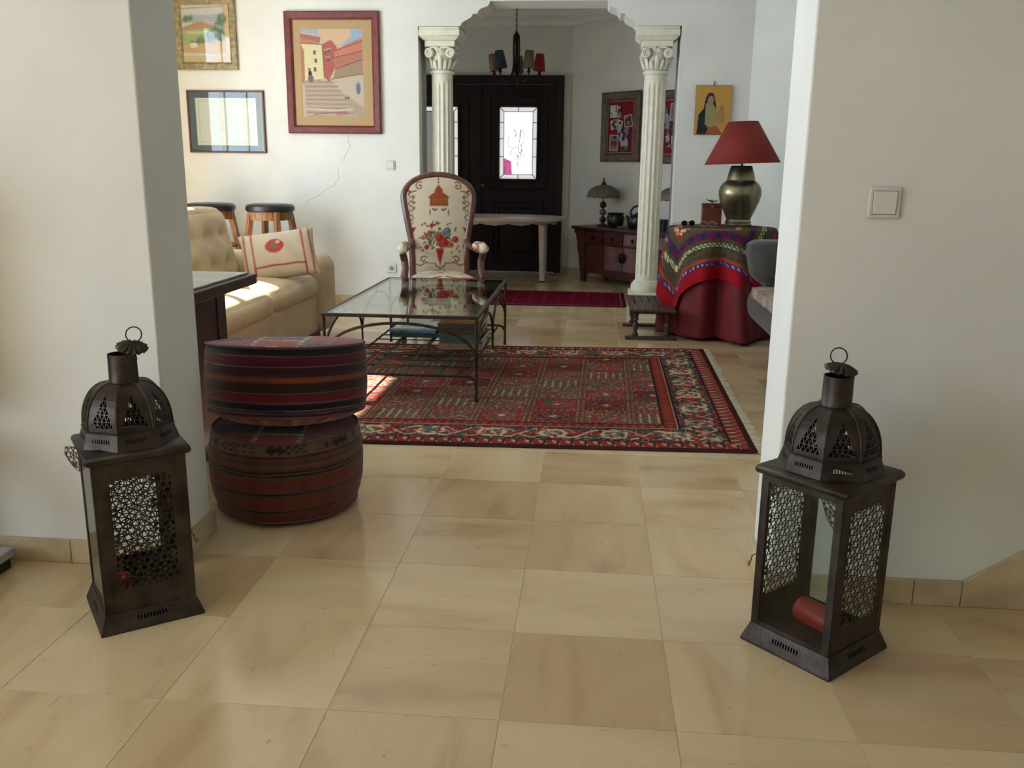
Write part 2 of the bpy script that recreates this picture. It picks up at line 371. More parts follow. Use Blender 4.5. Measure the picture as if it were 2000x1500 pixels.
# arch wall between living room and hall
ACX = -.415; AP = [(955, 3.7), (954.7, 6.4), (951.5, 12.8), (946, 15.5), (937.6, 18.7), (933, 23.5), (931.7, 28.6), (922.7, 29), (921.6, 33), (918, 37), (913, 40), (907, 43), (902, 47), (900, 53), (893, 53)]
def smooth_prof(P, k=3):
    out = []
    for i in range(len(P)-1):
        (x0, y0), (x1, y1) = P[i], P[i+1]
        out.append((x0, y0))
    return out+[P[-1]]
half = [(.496+(955-a)/219., 2.592-(b-3.7)*.00402) for a, b in smooth_prof(AP)]
zs = half[-1][1]
left = [(ACX-h, z) for h, z in half]; right = [(ACX+h, z) for h, z in half]
poly = [(XL, 0), (-1.53, 0), (-1.53, zs)]+left[::-1]+right+[(.70, zs), (.70, 0), (1.42, 0), (1.42, TOP), (XL, TOP)]
wa = struct('wall_arch', MB().prism(poly, 8.05, 8.43, 'y'), WALL, smooth=28)
# hairline cracks in the arch wall
CRK = mat('crack_grey', (150, 144, 132), .9)
for pts in ([(-2.16, 1.50), (-2.17, 1.44), (-2.15, 1.40), (-2.19, 1.33), (-2.22, 1.27)], [(-2.27, 1.21), (-2.26, 1.12), (-2.31, 1.06), (-2.40, 1.01), (-2.46, .96), (-2.53, .93), (-2.58, .90)]):
    MB().tube([(x, 8.0497, z) for x, z in pts], .0014, 5).build('crack', CRK, wa)
# hall: back wall with the door, canted corners, side walls
DX0, DX1, DZ = -2.36, -.361, 2.267
hb = MB(); hb.box(-2.75, DX0, 10.9, 11.1, 0, TOP); hb.box(DX1, -.298, 10.9, 11.1, 0, TOP); hb.box(DX0, DX1, 10.9, 11.1, DZ, TOP)
struct('wall_back', hb, WALL)
def P45(s, off): return (-.31+(s+off)/2**.5, 10.9+(-s+off)/2**.5)      # along the canted wall, off = distance behind its face
e45 = P45(2.35, 0)
struct('wall_hall_right', MB().prism([(-.298, 10.9), (-.298+.012, 10.9), e45, (e45[0], 8.43), (e45[0]+.2, 8.43), (e45[0]+.2, e45[1]+.1), (-.2, 11.1), (-.298, 11.1)], 0, TOP), WALL)
hl = MB().prism([(-2.75, 10.9), (-3.7, 9.95), (-3.7, WIN4[1]), (-3.9, WIN4[1]), (-3.9, 10.05), (-2.85, 11.1), (-2.75, 11.1)], 0, TOP)
hl.box(-3.9, -3.7, 8.43, WIN4[0], 0, TOP); hl.box(-3.9, -3.7, WIN4[0], WIN4[1], 0, WIN4[2]); hl.box(-3.9, -3.7, WIN4[0], WIN4[1], WIN4[3], TOP)
struct('wall_hall_left', hl, WALL)
# stepped cornice round the hall ceiling
path = [(-3.7, 8.43), (-3.7, 9.95), (-2.75, 10.9), (-.31, 10.9), e45, (e45[0], 8.43)]
prof = [(-.02, 2.81), (.02, 2.81), (.035, 2.835), (.07, 2.86), (.11, 2.872), (.115, 2.89), (.14, 2.892), (.16, 2.925), (.20, 2.95), (.25, 2.96), (.255, 3.0), (-.02, 3.0)]
rows = []
for i, p in enumerate(path):
    d = []
    for a, b in ((i-1, i), (i, i+1)):
        if a >= 0 and b < len(path):
            t = Vector((path[b][0]-path[a][0], path[b][1]-path[a][1])).normalized(); d.append(Vector((t.y, -t.x)))
    nrm = d[0] if len(d) == 1 else (d[0]+d[1]); sc = 1 if len(d) == 1 else 1/max(.2, nrm.length_squared/2)
    rows.append([(p[0]+nrm.x*o*sc, p[1]+nrm.y*o*sc, z) for o, z in prof])
struct('trim_1', MB().grid(np.array(rows)), CEIL, smooth=30)
# second shallow step higher in the tray
# skirting: limestone pieces on every visible wall foot
def skirting(name, p0, p1, nrm, cuts, h=.076, th=.014, tops=None):
    base = bpy.data.objects.new(name, None); COL.objects.link(base); base['kind'] = 'structure'
    p0, p1 = Vector(p0), Vector(p1); t = (p1-p0).normalized(); n = Vector(nrm)
    for a, b in zip(cuts[:-1], cuts[1:]):
        q = [p0+t*(a+.001), p0+t*(b-.001), p0+t*(b-.001)+n*th, p0+t*(a+.001)+n*th]
        h0, h1 = (tops(a), tops(b)) if tops else (h, h)
        m = MB().add([(v.x, v.y, 0) for v in q]+[(q[0].x, q[0].y, h0), (q[1].x, q[1].y, h1), (q[2].x, q[2].y, h1), (q[3].x, q[3].y, h0)],
                     [(3, 2, 1, 0), (4, 5, 6, 7), (0, 1, 5, 4), (1, 2, 6, 5), (2, 3, 7, 6), (3, 0, 4, 7)])
        m.build('skirting_tile', SKIRT, base, bevel=.002)
    return base
skirting('baseboard_front_left', (XL, 2.50), (-1.251, 2.50), (0, -1), [1.2, 1.6, 2.0, 2.4, 2.749])
skirting('baseboard_front_left_reveal', (-1.265, 2.50), (-1.265, 2.784), (1, 0), [0, .284])
skirting('baseboard_left', (-1.251, 2.77), (XL, 2.77), (0, 1), [0, .4, .8, 1.2, 1.6, 2.0, 2.4, 2.74])
skirting('baseboard_front_right', (.541, 2.50), (XR, 2.50), (0, -1), [0, .09, .425, .56], h=.078)
skirting('baseboard_front_right_stair', (.541, 2.50), (XR, 2.50), (0, -1), [.56, .74, 1.0, 1.5], tops=lambda s: .078+(s-.56)*.65)
skirting('baseboard_right_reveal', (.555, 2.486), (.555, 2.774), (-1, 0), [0, .288], h=.078)
skirting('baseboard_arch_left', (XL, 8.05), (-1.53, 8.05), (0, -1), [i*.4 for i in range(6)]+[2.47])
skirting('baseboard_arch_right', (.70, 8.05), (1.294, 8.05), (0, -1), [0, .3, .594])
skirting('baseboard_canted', (1.294, 8.05), (2.10, 7.244), (-.7071, -.7071), [0, .4, .8, 1.14])
skirting('baseboard_hall_back', (DX1, 10.9), (-.31, 10.9), (0, -1), [0, .051])
skirting('baseboard_hall_right', P45(0, 0), P45(2.35, 0), (-.7071, -.7071), [0, .4, .8, 1.2, 1.6, 2.0, 2.35])
for nm in ('baseboard_hall_left_pier',):
    skirting(nm, (-1.53, 8.05), (-1.53, 8.43), (1, 0), [0, .38])
skirting('baseboard_hall_right_pier', (.70, 8.05), (.70, 8.43), (-1, 0), [0, .38])

# ------------------------------------------------------------------ the double front door
DOORW = mat('dark_mahogany_door', (36, 18, 18), .55, var=.2, vscale=6, stretch=(8, 8, 1), bump=.04, bscale=40, spec=.3)
LEAD = mat('lead_came', (40, 40, 44), .5, metal=.6)
GW = frosted('etched_clear_pane', (190, 186, 182)); GT = frosted('rippled_border_pane', (160, 153, 145)); GP = frosted('pink_pane', (205, 140, 168)); GG = frosted('grey_pane', (116, 110, 104))
fr = MB(); fr.box(DX0, DX0+.09, 10.84, 10.99, 0, DZ); fr.box(DX1-.09, DX1, 10.84, 10.99, 0, DZ); fr.box(DX0+.09, DX1-.09, 10.84, 10.99, DZ-.10, DZ)
door = struct('door_1', fr, DOORW, bevel=.008)
DC = (DX0+DX1)/2; LW = (DX1-DX0)/2-.09
for sgn in (-1, 1):
    a, b = (DC, DC+LW) if sgn > 0 else (DC-LW, DC)
    if sgn > 0: g0, g1 = -1.113, -.673
    else: g0, g1 = 2*DC+.673, 2*DC+1.113
    z0, z1 = 1.10, 1.917; yf, yb = 10.90, 10.955
    lf = MB(); lf.box(a+.002, g0, yf, yb, .0015, DZ-.102); lf.box(g1, b-.002, yf, yb, .0015, DZ-.102); lf.box(g0, g1, yf, yb, .0015, z0); lf.box(g0, g1, yf, yb, z1, DZ-.102)
    leaf = lf.build('door_leaf', DOORW, door, bevel=.003)
    # mouldings: one round the window, an outer one, and two raised panels below
    for (x0, x1, q0, q1, wd, th) in ((g0-.03, g1+.03, z0-.03, z1+.03, .03, .028), (g0-.13, g1+.13, z0-.12, z1+.13, .022, .016), (a+.14, b-.14, .14, .86, .035, .022), (a+.22, b-.22, .22, .78, .02, .028)):
        m = MB(); m.box(x0, x0+wd, yf-th, yf, q0, q1); m.box(x1-wd, x1, yf-th, yf, q0, q1); m.box(x0+wd, x1-wd, yf-th, yf, q0, q0+wd); m.box(x0+wd, x1-wd, yf-th, yf, q1-wd, q1)
        m.build('moulding', DOORW, leaf, bevel=.007)
    MB().box(a+.25, b-.25, yf-.014, yf, .25, .75).build('raised_panel', DOORW, leaf, bevel=.012)
    # leaded light: a centre pane and twelve border panes
    B = .05; yg = 10.925; th = .006
    def pane(pts, m, nm='pane'):
        MB().prism(pts, yg-th/2, yg+th/2, 'y').build(nm, m, leaf, smooth=0)
    i0, i1, j0, j1 = g0+B, g1-B, z0+B, z1-B
    pane([(i0, j0), (i1, j0), (i1, j1), (i0, j1)], GW if sgn > 0 else GG)
    lead = MB()
    cz = [j0, j0+.205, j0+.41, j0+.615-.02, j1]
    for (xa, xb) in ((g0, i0), (g1, i1)):
        for k in range(4):
            lo, hi = cz[k], cz[k+1]
            pts = [(xa, z0 if k == 0 else lo), (xb, lo), (xb, hi), (xa, z1 if k == 3 else hi)]
            pane(pts, GT)
            if k: lead.box(min(xa, xb), max(xa, xb), yg-.007, yg+.007, lo-.003, lo+.003)
    xm = (g0+g1)/2
    for (za, zb) in ((z0, j0), (z1, j1)):
        pane([(g0, za), (xm, za), (xm, zb), (i0, zb)], GT); pane([(xm, za), (g1, za), (i1, zb), (xm, zb)], GT)
        lead.box(xm-.003, xm+.003, yg-.007, yg+.007, min(za, zb), max(za, zb))
    for (p, q) in (((g0, z0), (i0, j0)), ((g1, z0), (i1, j0)), ((g0, z1), (i0, j1)), ((g1, z1), (i1, j1))):
        lead.tube([(p[0], yg, p[1]), (q[0], yg, q[1])], .004, 6)
    for (x0, x1, q0, q1) in ((i0-.003, i0+.003, j0, j1), (i1-.003, i1+.003, j0, j1), (i0, i1, j0-.003, j0+.003), (i0, i1, j1-.003, j1+.003)): lead.box(x0, x1, yg-.007, yg+.007, q0, q1)
    if sgn > 0:
        W_, H_ = i1-i0, j1-j0
        def F(u, v): return (i0+u*W_, yg-.005, j0+v*H_)
        # etched lily: petals, stem and leaves in thin came
        for st in ([(.48, .14), (.5, .3), (.52, .45), (.56, .6), (.6, .72)], [(.6, .72), (.72, .66), (.66, .58), (.56, .6)], [(.6, .72), (.55, .66), (.56, .6)], [(.56, .46), (.72, .52), (.76, .5)], [(.5, .44), (.3, .42), (.12, .46)],
                   [(.5, .30), (.36, .36), (.3, .28), (.38, .24), (.5, .30)], [(.55, .36), (.7, .32), (.66, .22), (.58, .24), (.55, .36)], [(.42, .6), (.36, .72), (.28, .66)], [(.42, .6), (.44, .66), (.36, .72)], [(.2, .3), (.3, .4)], [(.1, .5), (.2, .55), (.14, .62)], [(.62, .4), (.6, .3)], [(.6, .48), (.64, .40), (.6, .34)]):
            lead.tube([F(*p) for p in st], .0034, 5)
        for k in range(26):
            u, v = .03+.14*random.random(), .15+.8*random.random(); lead.tube([F(u, v), F(u+.05*random.random(), v+.025)], .0018, 4)
        pane([(i0+.004, j0+.004), (i0+.10, j0+.004), (i0+.09, j0+.15), (i0+.004, j0+.19)], GP)
        for k in range(22):
            u, v = .02+.2*random.random(), .01+.2*random.random(); lead.tube([F(u, v), F(u+.05*random.random(), v+.03)], .0016, 4)
    lead.build('lead_lattice', LEAD, leaf)
MB().lathe([(.008, 0), (.008, .05), (.02, .06), (.024, .075), (.018, .09), (0, .094)], 16).xf(Matrix.Translation((DC+.06, 10.90, 1.02)) @ Matrix.Rotation(PI/2, 4, 'X')).build('door_knob', mat('door_brass', (120, 96, 50), .35, metal=.9), door)
struct('added_sun_canopy', MB().box(-5.2, .4, 11.1, 12.5, 2.52, 2.62), CEIL)      # unseen canopy added outside to keep the sun off the door glass
MB().box(DC-.03, DC+.03, 10.885, 10.90, .02, DZ-.11).build('meeting_rail', DOORW, door, bevel=.005)

# ================================================================== COLUMNS
def column(x, y, label):
    t = thing('column', label, 'column', (x, y, 0), 0, 'columns of the archway')
    MB().box(-.155, .155, -.155, .155, 0, .15).build('plinth', COLM, t, bevel=.006)
    MB().lathe([(.132, .15), (.138, .165), (.139, .19), (.134, .215), (.122, .225), (.118, .228), (.118, .236), (.108, .245), (.1, .252)], 48).build('base', COLM, t)
    n, rows = 192, []
    zs_ = [.25, .27, .285, .292, .30, .312, .33, .6, 1.2, 1.7, 1.88, 1.91, 1.925, 1.935, 1.945, 1.96, 1.99, 2.02]
    for z in zs_:
        R = .1-.006*(z-.25)/1.75; d = min(1, max(0, (z-.285)/.03))*min(1, max(0, (1.947-z)/.025)); rows.append([])
        for k in range(n):
            a = 2*PI*k/n; u = (a*14/(2*PI)) % 1.0; fl_ = max(0, 1-((u-.5)/.36)**2)
            r = R-.0095*math.sqrt(fl_)*math.sqrt(d); rows[-1].append((r*math.cos(a), r*math.sin(a), z))
    MB().grid(np.array(rows), wrap=True).build('shaft', COLM, t, smooth=50)
    cap = MB().lathe([(.094, 2.015), (.104, 2.02), (.109, 2.032), (.106, 2.045), (.097, 2.05), (.096, 2.06), (.1, 2.12), (.109, 2.18), (.122, 2.225), (.13, 2.25)], 48).build('capital', COLM, t)
    MB().box(-.132, .132, -.132, .132, 2.235, 2.288).build('capital_block', COLM, cap, bevel=.008)
    # acanthus leaves round the bell, two tiers
    for k in range(16):
        a = 2*PI*k/16; tier = k % 2; z0, hh = (2.055, .085) if tier else (2.055, .125)
        P = []
        for i in range(7):
            v = i/6; row = []
            for j in range(5):
                u = j/4-.5; wd = .036*(1-.75*v**2)*(1+.15*math.sin(v*18)); r = .1+.02*v+.012*math.sin(v*PI*.9)+.006*(1-abs(u)*2)+(.018*max(0, v-.7)/.3)
                th = a+u*wd/.1; row.append((r*math.cos(th), r*math.sin(th), z0+hh*v-.012*max(0, v-.8)/.2))
            P.append(row)
        MB().grid(np.array(P)).build('acanthus_leaf', COLM, cap, solid=.006, smooth=60)
    # volutes: bolsters front to back with a spiral on each end
    for sx in (-1, 1):
        v = MB(); cx, cz = sx*.092, 2.185
        v.lathe([(.040, -.138), (.040, .138)], 28).xf(Matrix.Translation((cx, 0, cz)) @ Matrix.Rotation(PI/2, 4, 'X'))
        vo = v.build('volute', COLM, cap, bevel=.004)
        for sy in (-1, 1):
            sp_ = [(cx+sx*px, sy*.140, cz+pz) for px, pz in spiral(0, 0, .036, PI/2, 2.1, -1, 40)]
            MB().tube(sp_, [.0075*(1-.5*i/40) for i in range(41)], 8).build('spiral', COLM, vo)
            MB().tube([(cx-sx*.0, sy*.138, cz+.034), (cx-sx*.03, sy*.139, cz+.045), (cx-sx*.075, sy*.138, cz+.042), (cx-sx*.1, sy*.137, cz+.02)], .008, 8).build('scroll_band', COLM, vo)
    for a in (35, 70, 110, 145):
        c_, s_ = math.cos(math.radians(a)), math.sin(math.radians(a))
        MB().tube([(0, -.134, 2.19), (c_*.03, -.142, 2.19+s_*.03), (c_*.055, -.136, 2.19+s_*.05)], [.005, .008, .003], 8).build('palmette_petal', COLM, cap)
    ab = MB(); ab.frustum((.142, .142), (.176, .176), 2.286, 2.318); ab.box(-.18, .18, -.18, .18, 2.318, 2.372); ab.box(-.176, .176, -.176, .176, 2.372, zs-.001)
    ab.build('abacus', COLM, t, bevel=.005)
    return t
column(-1.352, 8.235, 'fluted cream column left of the archway, behind the floral armchair')
column(.511, 8.235, 'fluted cream column right of the archway, behind the small slatted bench')

# ================================================================== LANTERNS
def clip(poly, a, b):
    """keep the part of a convex polygon left of the line a->b"""
    out = []; n = len(poly); sd = lambda p: (b[0]-a[0])*(p[1]-a[1])-(b[1]-a[1])*(p[0]-a[0])
    for i in range(n):
        p, q = poly[i], poly[(i+1) % n]; sp_, sq = sd(p), sd(q)
        if sp_ >= 0: out.append(p)
        if (sp_ >= 0) != (sq >= 0):
            t = sp_/(sp_-sq); out.append((p[0]+(q[0]-p[0])*t, p[1]+(q[1]-p[1])*t))
    return out
def area(P): return sum(P[i][0]*P[(i+1) % len(P)][1]-P[(i+1) % len(P)][0]*P[i][1] for i in range(len(P)))/2
def inset(P, w_):
    n = len(P); L_ = []
    for i in range(n):
        p, q = P[i], P[(i+1) % n]; dx, dy = q[0]-p[0], q[1]-p[1]; l = math.hypot(dx, dy)
        if l < 1e-7: return None
        nx, ny = -dy/l, dx/l; L_.append((nx, ny, nx*p[0]+ny*p[1]+w_))
    out = []
    for i in range(n):
        a, b = L_[i-1], L_[i]; D = a[0]*b[1]-a[1]*b[0]
        if abs(D) < 1e-6: return None
        out.append(((a[2]*b[1]-b[2]*a[1])/D, (a[0]*b[2]-b[0]*a[2])/D))
    for i in range(n):      # edges must keep their direction
        if (out[(i+1) % n][0]-out[i][0])*(P[(i+1) % n][0]-P[i][0])+(out[(i+1) % n][1]-out[i][1])*(P[(i+1) % n][1]-P[i][1]) <= 0: return None
    return out
def tiling(x0, x1, y0, y1, a):
    """star pattern of triangles and squares round six-fold rosettes"""
    d = a*(1+3**.5); res = []
    R = lambda c, ang: (c[0]+a*math.cos(math.radians(ang)), c[1]+a*math.sin(math.radians(ang)))
    V = [(d*math.cos(math.radians(60*k)), d*math.sin(math.radians(60*k))) for k in range(3)]
    for j in range(int((y0-d)/(d*.866))-1, int((y1+d)/(d*.866))+2):
        for i in range(int((x0-2*d)/d)-12, int((x1+2*d)/d)+12):
            c = (i*d+j*d*.5, j*d*.866)
            if not (x0-2*d < c[0] < x1+2*d): continue
            for k in range(6): res.append([c, R(c, 60*k-30), R(c, 60*k+30)])
            for k in range(3):
                o = (c[0]+V[k][0], c[1]+V[k][1]); res.append([R(c, 60*k-30), R(o, 60*k+210), R(o, 60*k+150), R(c, 60*k+30)])
            o, q, r_ = [(c[0]+v[0], c[1]+v[1]) for v in V]
            res.append([R(c, 30), R(o, 150), R(q, 270)]); res.append([R(c, 90), R(q, 210), R(r_, 330)])
    return res
def perforated(mb, region, a, w_, fmap):
    """fill a convex region (counter-clockwise points) with pierced sheet metal mapped through fmap"""
    xs = [p[0] for p in region]; ys_ = [p[1] for p in region]
    for P in tiling(min(xs), max(xs), min(ys_), max(ys_), a):
        if area(P) < 0: P = P[::-1]
        for i in range(len(region)):
            P = clip(P, region[i], region[(i+1) % len(region)])
            if len(P) < 3: break
        if len(P) < 3 or abs(area(P)) < 1e-8: continue
        Q = [P[0]]
        for p in P[1:]:
            if math.hypot(p[0]-Q[-1][0], p[1]-Q[-1][1]) > 1e-5: Q.append(p)
        if math.hypot(Q[0][0]-Q[-1][0], Q[0][1]-Q[-1][1]) < 1e-5: Q.pop()
        if len(Q) < 3: continue
        I = inset(Q, w_); n = len(Q)
        if I is None or area(I) < 4e-6: mb.add([fmap(*p) for p in Q], [tuple(range(n))])
        else: mb.add([fmap(*p) for p in Q]+[fmap(*p) for p in I], [(i, (i+1) % n, n+(i+1) % n, n+i) for i in range(n)])
def slotted(mb, c, u0, u1, v0, v1, n):
    """quad with corners c (00,10,11,01) and a row of n slots"""
    A, B, Cc, D = [Vector(p) for p in c]
    S = lambda u, v: (A*(1-u)+B*u)*(1-v)+(D*(1-u)+Cc*u)*v
    us = [0, u0]
    for k in range(n): us += [u0+(u1-u0)*(k+.55)/n, u0+(u1-u0)*(k+1)/n]
    us = sorted(set(us+[1]))
    for k in range(len(us)-1):
        a, b = us[k], us[k+1]; hole = (k % 2 == 1) and a >= u0-1e-6 and b <= u1+1e-6
        for lo, hi in ((0, v0), (v0, v1), (v1, 1)):
            if hole and lo == v0: continue
            mb.add([S(a, lo), S(b, lo), S(b, hi), S(a, hi)], [(0, 1, 2, 3)])
CANDLE = mat('red_wax', (150, 30, 28), .45, spec=.4)
def lantern(label, loc, rz, cap_off, cap_tilt, ring_turn, ring_lean, hs, loose):
    """square pierced tin lantern; local +x/-x faces are pierced, +y/-y faces are glazed"""
    t = thing('floor_lantern', label, 'lantern', (*loc, 0), rz)
    Rw = Matrix.Rotation(-rz, 4, 'Z'); cap_off = Rw @ Vector((*cap_off, 0))
    B0, B1, H0, H1 = .134, .1175, .052, .475
    base = MB(); cs = [(-1, -1), (1, -1), (1, 1), (-1, 1)]
    for k in range(4):
        a, b = cs[k], cs[(k+1) % 4]
        slotted(base, [(a[0]*B0, a[1]*B0, .006), (b[0]*B0, b[1]*B0, .006), (b[0]*B1, b[1]*B1, H0), (a[0]*B1, a[1]*B1, H0)], .34, .66, .42, .68, 10)
    base.build('base', TIN, t, solid=.002, smooth=0, weld=True)
    MB().box(-B0-.001, B0+.001, -B0-.001, B0+.001, 0, .006).build('foot_rim', TIN, t, bevel=.002)
    MB().box(-B1+.002, B1-.002, -B1+.002, B1-.002, H0-.006, H0).build('floor_plate', TIN, t)
    for a in cs:
        p = MB(); x, y = a[0]*B1, a[1]*B1
        p.box(min(x, x-a[0]*.022), max(x, x-a[0]*.022), min(y, y-a[1]*.003), max(y, y-a[1]*.003), H0, H1)
        p.box(min(x, x-a[0]*.003), max(x, x-a[0]*.003), min(y, y-a[1]*.022), max(y, y-a[1]*.022), H0, H1)
        p.build('corner_post', TIN, t, bevel=.001)
    # pierced sides
    for s in (-1, 1):
        m = MB(); f = lambda u, v, s=s: (s*(B1-.002), u, v)
        u1, v0, v1 = .078, .115, .425
        perforated(m, [(-u1, v0), (u1, v0), (u1, v1), (-u1, v1)], .0158, .0014, f)
        for (a, b, c, d) in ((-B1+.004, -u1, H0, H1), (u1, B1-.004, H0, H1), (-u1, u1, H0, v0), (-u1, u1, v1, H1)):
            m.add([f(a, c), f(b, c), f(b, d), f(a, d)], [(0, 1, 2, 3)])
        m.build('pierced_panel', TIN, t, solid=.0014, smooth=0, weld=True)
        # glazed sides: frame, pane, pierced corner brackets
        g = MB(); y = s*(B1-.003)
        MB().box(-B1+.018, B1-.018, y-.002, y+.002, H0, H0+.012).build('glazing_rail', TIN, t)
        MB().box(-B1+.018, B1-.018, y-.002, y+.002, H1-.022, H1).build('glazing_rail', TIN, t)
        MB().box(-B1+.006, B1-.006, y-.001, y+.001, H0+.004, H1-.004).build('pane', GLASS, t, smooth=0)
        for q in (-1, 1):
            b = MB(); e = B1-.02; top = H1-.02
            f2 = lambda u, v, q=q, s=s: (q*(e-u), s*(B1-.0045), top-v)
            perforated(b, [(0, 0), (.052, 0), (.044, .026), (.026, .046), (.012, .082), (0, .088)], .0125, .0013, f2)
            b.build('corner_bracket', TIN, t, solid=.0014, smooth=0, weld=True)
    # cornice
    c = MB(); prof_ = [(B1+.002, .470), (B1+.010, .474), (B1+.0135, .482), (B1+.012, .491), (B1+.004, .498), (.085, .503)]
    c.grid(np.array([[(a[0]*r, a[1]*r, z) for a in cs] for r, z in prof_]), wrap=True); c.build('cornice', TIN, t, smooth=60)
    # octagonal drum and dome
    k8 = math.tan(PI/8)
    drum = MB()
    for k in range(8):
        n_ = Vector((math.cos(k*PI/4), math.sin(k*PI/4), 0)); tt = Vector((-n_.y, n_.x, 0))
        pt = lambda r, s, z: tuple(n_*r+tt*(s*r*k8)+Vector((0, 0, z)))
        slotted(drum, [pt(.121, -1, .499), pt(.121, 1, .499), pt(.108, 1, .542), pt(.108, -1, .542)], .22, .78, .42, .66, 8)
    drum.build('drum', TIN, t, solid=.0016, smooth=0, weld=True)
    rr = lambda q: .037+.069*math.sqrt(max(0, 1-q**2.2)); ARC = .150; Z0, ZH = .542, .118
    dome = MB()
    for k in range(8):
        n_ = Vector((math.cos(k*PI/4), math.sin(k*PI/4), 0)); tt = Vector((-n_.y, n_.x, 0))
        # equal steps of arc along the meridian
        qs = np.linspace(0, 1, 200); zz = np.array([ZH*q for q in qs]); r_s = np.array([rr(q) for q in qs])
        sl_ = np.concatenate([[0], np.cumsum(np.hypot(np.diff(zz), np.diff(r_s)))]); tot = sl_[-1]
        def fm(u, v):
            q = np.interp(v, sl_, qs); r = rr(q); return tuple(n_*r+tt*(u*r/.106)+Vector((0, 0, Z0+ZH*q)))
        Wd = .106*k8; va, vb, hw = .013, .106, .034
        nt_ = 5; g_ = lambda i, j: (-hw*(1-j/nt_)+2*hw*i/nt_, va+(vb-va)*j/nt_)      # lattice of small triangles, each with its own hole
        for j in range(nt_):
            for i in range(nt_-j):
                for T in ([g_(i, j), g_(i+1, j), g_(i, j+1)], [g_(i+1, j), g_(i+1, j+1), g_(i, j+1)]):
                    if i == nt_-j-1 and T[1] == g_(i+1, j+1): continue
                    I = inset(T, .00125); dome.add([fm(*p) for p in T]+[fm(*p) for p in I], [(q, (q+1) % 3, 3+(q+1) % 3, 3+q) for q in range(3)])
        m_ = 5
        for sgn in (-1, 1):
            P = [[fm(sgn*Wd, va+(vb-va)*i/m_), fm(sgn*hw*(1-i/m_), va+(vb-va)*i/m_)] for i in range(m_+1)]
            dome.grid(np.array(P))
        dome.grid(np.array([[fm(-Wd, v), fm(0, v), fm(Wd, v)] for v in (0, va*.5, va)]))
        dome.grid(np.array([[fm(-Wd, v), fm(0, v), fm(Wd, v)] for v in np.linspace(vb, tot, 9)]))
    dome.build('dome', TIN, t, solid=.0014, smooth=0, weld=True)
    ribs = MB()
    for k in range(8):
        a = k*PI/4+PI/8; P = []
        for i in range(13):
            q = math.sin(i/12*PI/2); r = rr(q)/math.cos(PI/8)+.001; P.append((r*math.cos(a), r*math.sin(a), Z0+ZH*q))
        MB().tube(P, .0028, 6).build('rib', TIN, t)
    r8 = [[((.109)/math.cos(PI/8)*math.cos(k*PI/4+PI/8), .109/math.cos(PI/8)*math.sin(k*PI/4+PI/8), .542)] for k in range(8)]
    MB().tube([p[0] for p in r8], .003, 6, closed=True).build('drum_bead', TIN, t)
    ch = MB(); P = []
    for r, z in ((.040, .655), (.037, .662), (.0362, .735), (.034, .735), (.034, .665)): P.append([(r*math.cos(2*PI*i/40), r*math.sin(2*PI*i/40), z) for i in range(40)])
    ch.grid(np.array(P), wrap=True); ch.build('chimney', TIN, t, smooth=40)
    # scalloped cap on a hinge strap, with a wire ring
    M_ = Matrix.Translation((cap_off[0], cap_off[1], .757)) @ Rw @ Matrix.Rotation(cap_tilt[0], 4, 'X') @ Matrix.Rotation(cap_tilt[1], 4, 'Y')
    rows_ = []
    for i in range(7):
        v = i/6; rows_.append([])
        for j in range(72):
            a = 2*PI*j/72; wv = math.cos(a*14)
            r = .040*v*(1+.05*wv*v); rows_[-1].append((r*math.cos(a), r*math.sin(a), .006-.016*v*v+.0035*wv*v))
    cp_ = MB().grid(np.array(rows_), wrap=True).xf(M_).build('cap', TIN, t, solid=.0012, smooth=60)
    ring = [(.0195*math.sin(a), 0, .0275+.0205*math.cos(a)) for a in [2*PI*i/36 for i in range(36)]]
    ring = MB().tube(ring, .0017, 6, closed=True).xf(Matrix.Translation((cap_off[0], cap_off[1], .757)) @ Rw @ Matrix.Rotation(ring_turn, 4, 'Z') @ Matrix.Rotation(ring_lean, 4, 'Y')).build('hanging_ring', IRON, cp_)
    MB().tube([(cap_off[0]*.8+.0, cap_off[1]*.8, .752), (cap_off[0]*1.05, cap_off[1]*1.05, .735), (.037*cap_off[0]/(abs(cap_off[0])+abs(cap_off[1])+1e-6), .037*cap_off[1]/(abs(cap_off[0])+abs(cap_off[1])+1e-6), .715)], .006, 6, flat=(1, .25)).build('cap_strap', TIN, cp_)
    # wire hook of the glazed door
    hk = [(B1+.003, B1-.004, .245), (B1+.009, B1+.003, .240), (B1+.011, B1+.006, .222), (B1+.012, B1+.010, .212), (B1+.013, B1+.014, .220), (B1+.011, B1+.010, .226)]
    hk = [(hs*x, hs*y, z_) for x, y, z_ in hk]
    if loose:      # a corner ornament has come away and stands out from the left corner
        d_ = Rw @ Vector((-1, .15, 0)); b = MB()
        perforated(b, [(0, 0), (.040, .004), (.044, .026), (.030, .050), (.012, .070), (0, .074)], .0115, .0013, lambda u, v: (B1+d_.x*u, B1+d_.y*u, H1-.012-v))
        b.build('corner_bracket', TIN, t, solid=.0014, smooth=0, weld=True)
    MB().tube(hk, .0014, 6).build('door_hook', IRON, t)
    return t
LT = lantern('pierced tin floor lantern left of the opening, in front of the left wall', (-1.2365, 2.240), math.radians(37.6+90), (.024, .014), (.20, .22), .5, .22, -1, True)
RT = lantern('pierced tin floor lantern right of the opening, below the light switch', (.624, 2.230), math.radians(43.1+90), (.006, .006), (.10, .14), -.15, -.35, 1, False)
